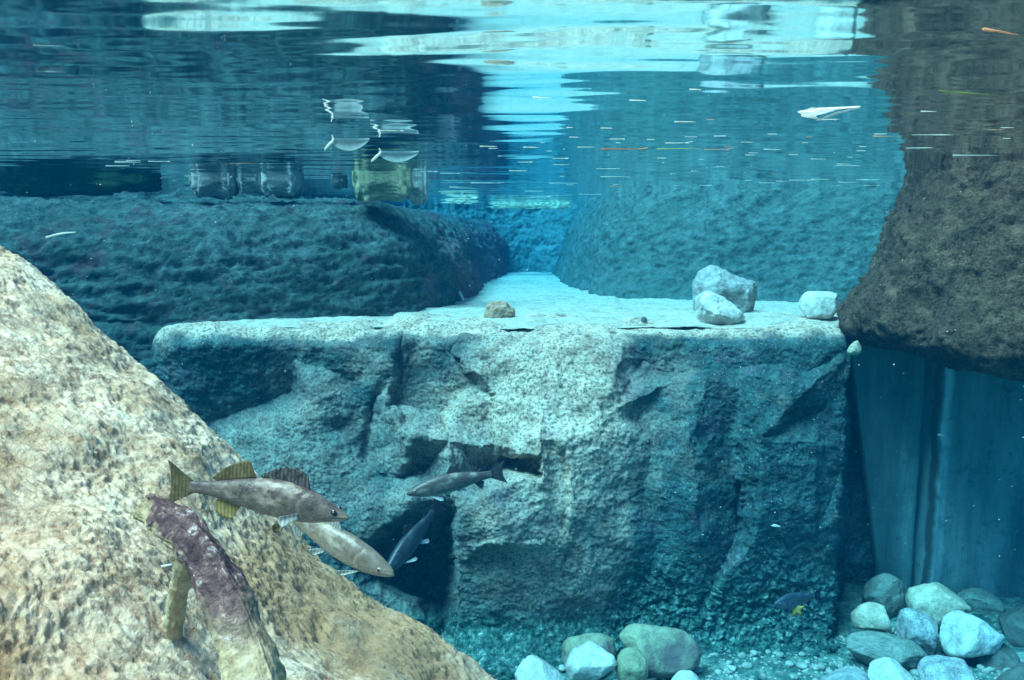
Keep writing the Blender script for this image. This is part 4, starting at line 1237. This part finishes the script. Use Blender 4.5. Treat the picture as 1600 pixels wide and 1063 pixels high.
# yellow leaf on the gravel
def star(n=5, r0=0.22, r1=0.5, seed=1):
    q = random.Random(seed)
    out = []
    for k in range(n):
        a = k * 2 * math.pi / n + 0.3
        out += [(r1 * q.uniform(0.75, 1.05) * math.cos(a), r1 * q.uniform(0.75, 1.05) * math.sin(a)), (r0 * math.cos(a + math.pi / n), r0 * math.sin(a + math.pi / n))]
    return out
flat_shape("leaf", "yellow lobed leaf lying on the gravel under the small blue fish", "leaf", star(), 1245, 952, 34, 'yellow', thick=0.003, D=3.95, stand=True)
flat_shape("leaf", "tiny white flake in front of the joint of the concrete wall", "flake", [(-0.5, 0.02), (-0.2, 0.16), (0.15, 0.12), (0.5, -0.1), (0.1, -0.12), (-0.25, -0.08)], 1470, 680, 13, 'white', thick=0.002, D=4.3, stand=True)
flat_shape("leaf", "tiny white flake in front of the ledge above the blue fish", "flake", [(-0.5, 0.02), (-0.2, 0.16), (0.15, 0.12), (0.5, -0.1), (0.1, -0.12), (-0.25, -0.08)], 1212, 822, 16, 'white', thick=0.002, D=3.9, stand=True)
# twig beside the log
def stick(name, label, a, b, r, mat):
    A, B = P(*a), P(*b)
    G = tube(np.array([A[:], ((A + B) / 2 + Vector((0, 0, 0.004)))[:], B[:]]), np.array([r, r * 0.9, r * 0.5]), 20, 10, 3, 0.1)
    o = grid_obj(name, G, M[mat], wrap=True)
    tag(o, label, "twig")
stick("twig", "thin white twig lying on the beige rock beside the log stub", (226, 897, 1.86), (268, 882, 1.76), 0.0035, 'straw')
stick("twig", "short white stick leaning at the right end of the dark left bank", (718, 457, 6.1), (724, 469, 6.0), 0.012, 'straw')
stick("twig", "thin pale stalk hanging in the water before the upper left ledge", (72, 371, 3.2), (118, 363, 3.2), 0.004, 'straw')

# drifting specks
def specks():
    q = random.Random(9)
    bm = bmesh.new()
    for k in range(420):
        D = q.uniform(1.6, 4.2)
        c = P(q.uniform(0, 1600), q.uniform(120, 1000), D)
        if c.z > Z_SURF - 0.02 or (c.x > 1.4 and D > 3.2 and c.z > -0.6):
            continue
        if c.x < -0.2 and c.z < 0.02 and D < 3.0:
            continue
        r = q.choice([0.5, 0.6, 0.7, 1.0]) / F * D * 0.9
        bmesh.ops.create_icosphere(bm, subdivisions=1, radius=r, matrix=Matrix.Translation(c) @ Matrix.Diagonal((q.uniform(0.7, 1.6), 1, q.uniform(0.6, 1.2), 1)))
    me = bpy.data.meshes.new("drifting_specks")
    bm.to_mesh(me); bm.free()
    o = link("drifting_specks", me, M['white'])
    tag(o, "tiny white specks drifting in the water", "specks", kind="stuff")
specks()

def gravel():
    q = random.Random(12)
    V0, Q0 = ico(2)
    Vs, Qs, n = [], [], 0
    for k in range(1500):
        px, py = q.uniform(780, 1620), q.uniform(955, 1100)
        D = q.uniform(3.55, 4.3)
        c = P(px, py, D)
        x, y = c.x, q.uniform(3.3, 4.25)
        p = np.array([[[x, y, 0.0]]])
        z = Z_FLOOR + 0.05 * fbm(p * 1.3, 3, 5)[0, 0] + 0.03 * fbm(p * 7, 4, 8, 0.6)[0, 0]
        r = 0.006 + 0.018 * q.random() ** 3
        V = V0 * np.array([r * q.uniform(0.8, 1.4), r * q.uniform(0.8, 1.4), r * q.uniform(0.5, 0.9)])
        V = V * (1 + 0.25 * perlin(V0 * 1.1 + k, 5))[:, None]
        Vs.append(V + np.array([x, y, z + r * 0.3])); Qs.append(Q0 + n); n += len(V0)
    o = link("gravel", raw_mesh("gravel", np.concatenate(Vs), np.concatenate(Qs)), M['gravel'])
    tag(o, "loose small gravel scattered over the pool floor between the cobbles", "gravel", kind="stuff")
M['gravel'] = stone_mat("mixed_gravel", (0.42, 0.42, 0.36), (0.12, 0.14, 0.11), 0.5)
gravel()
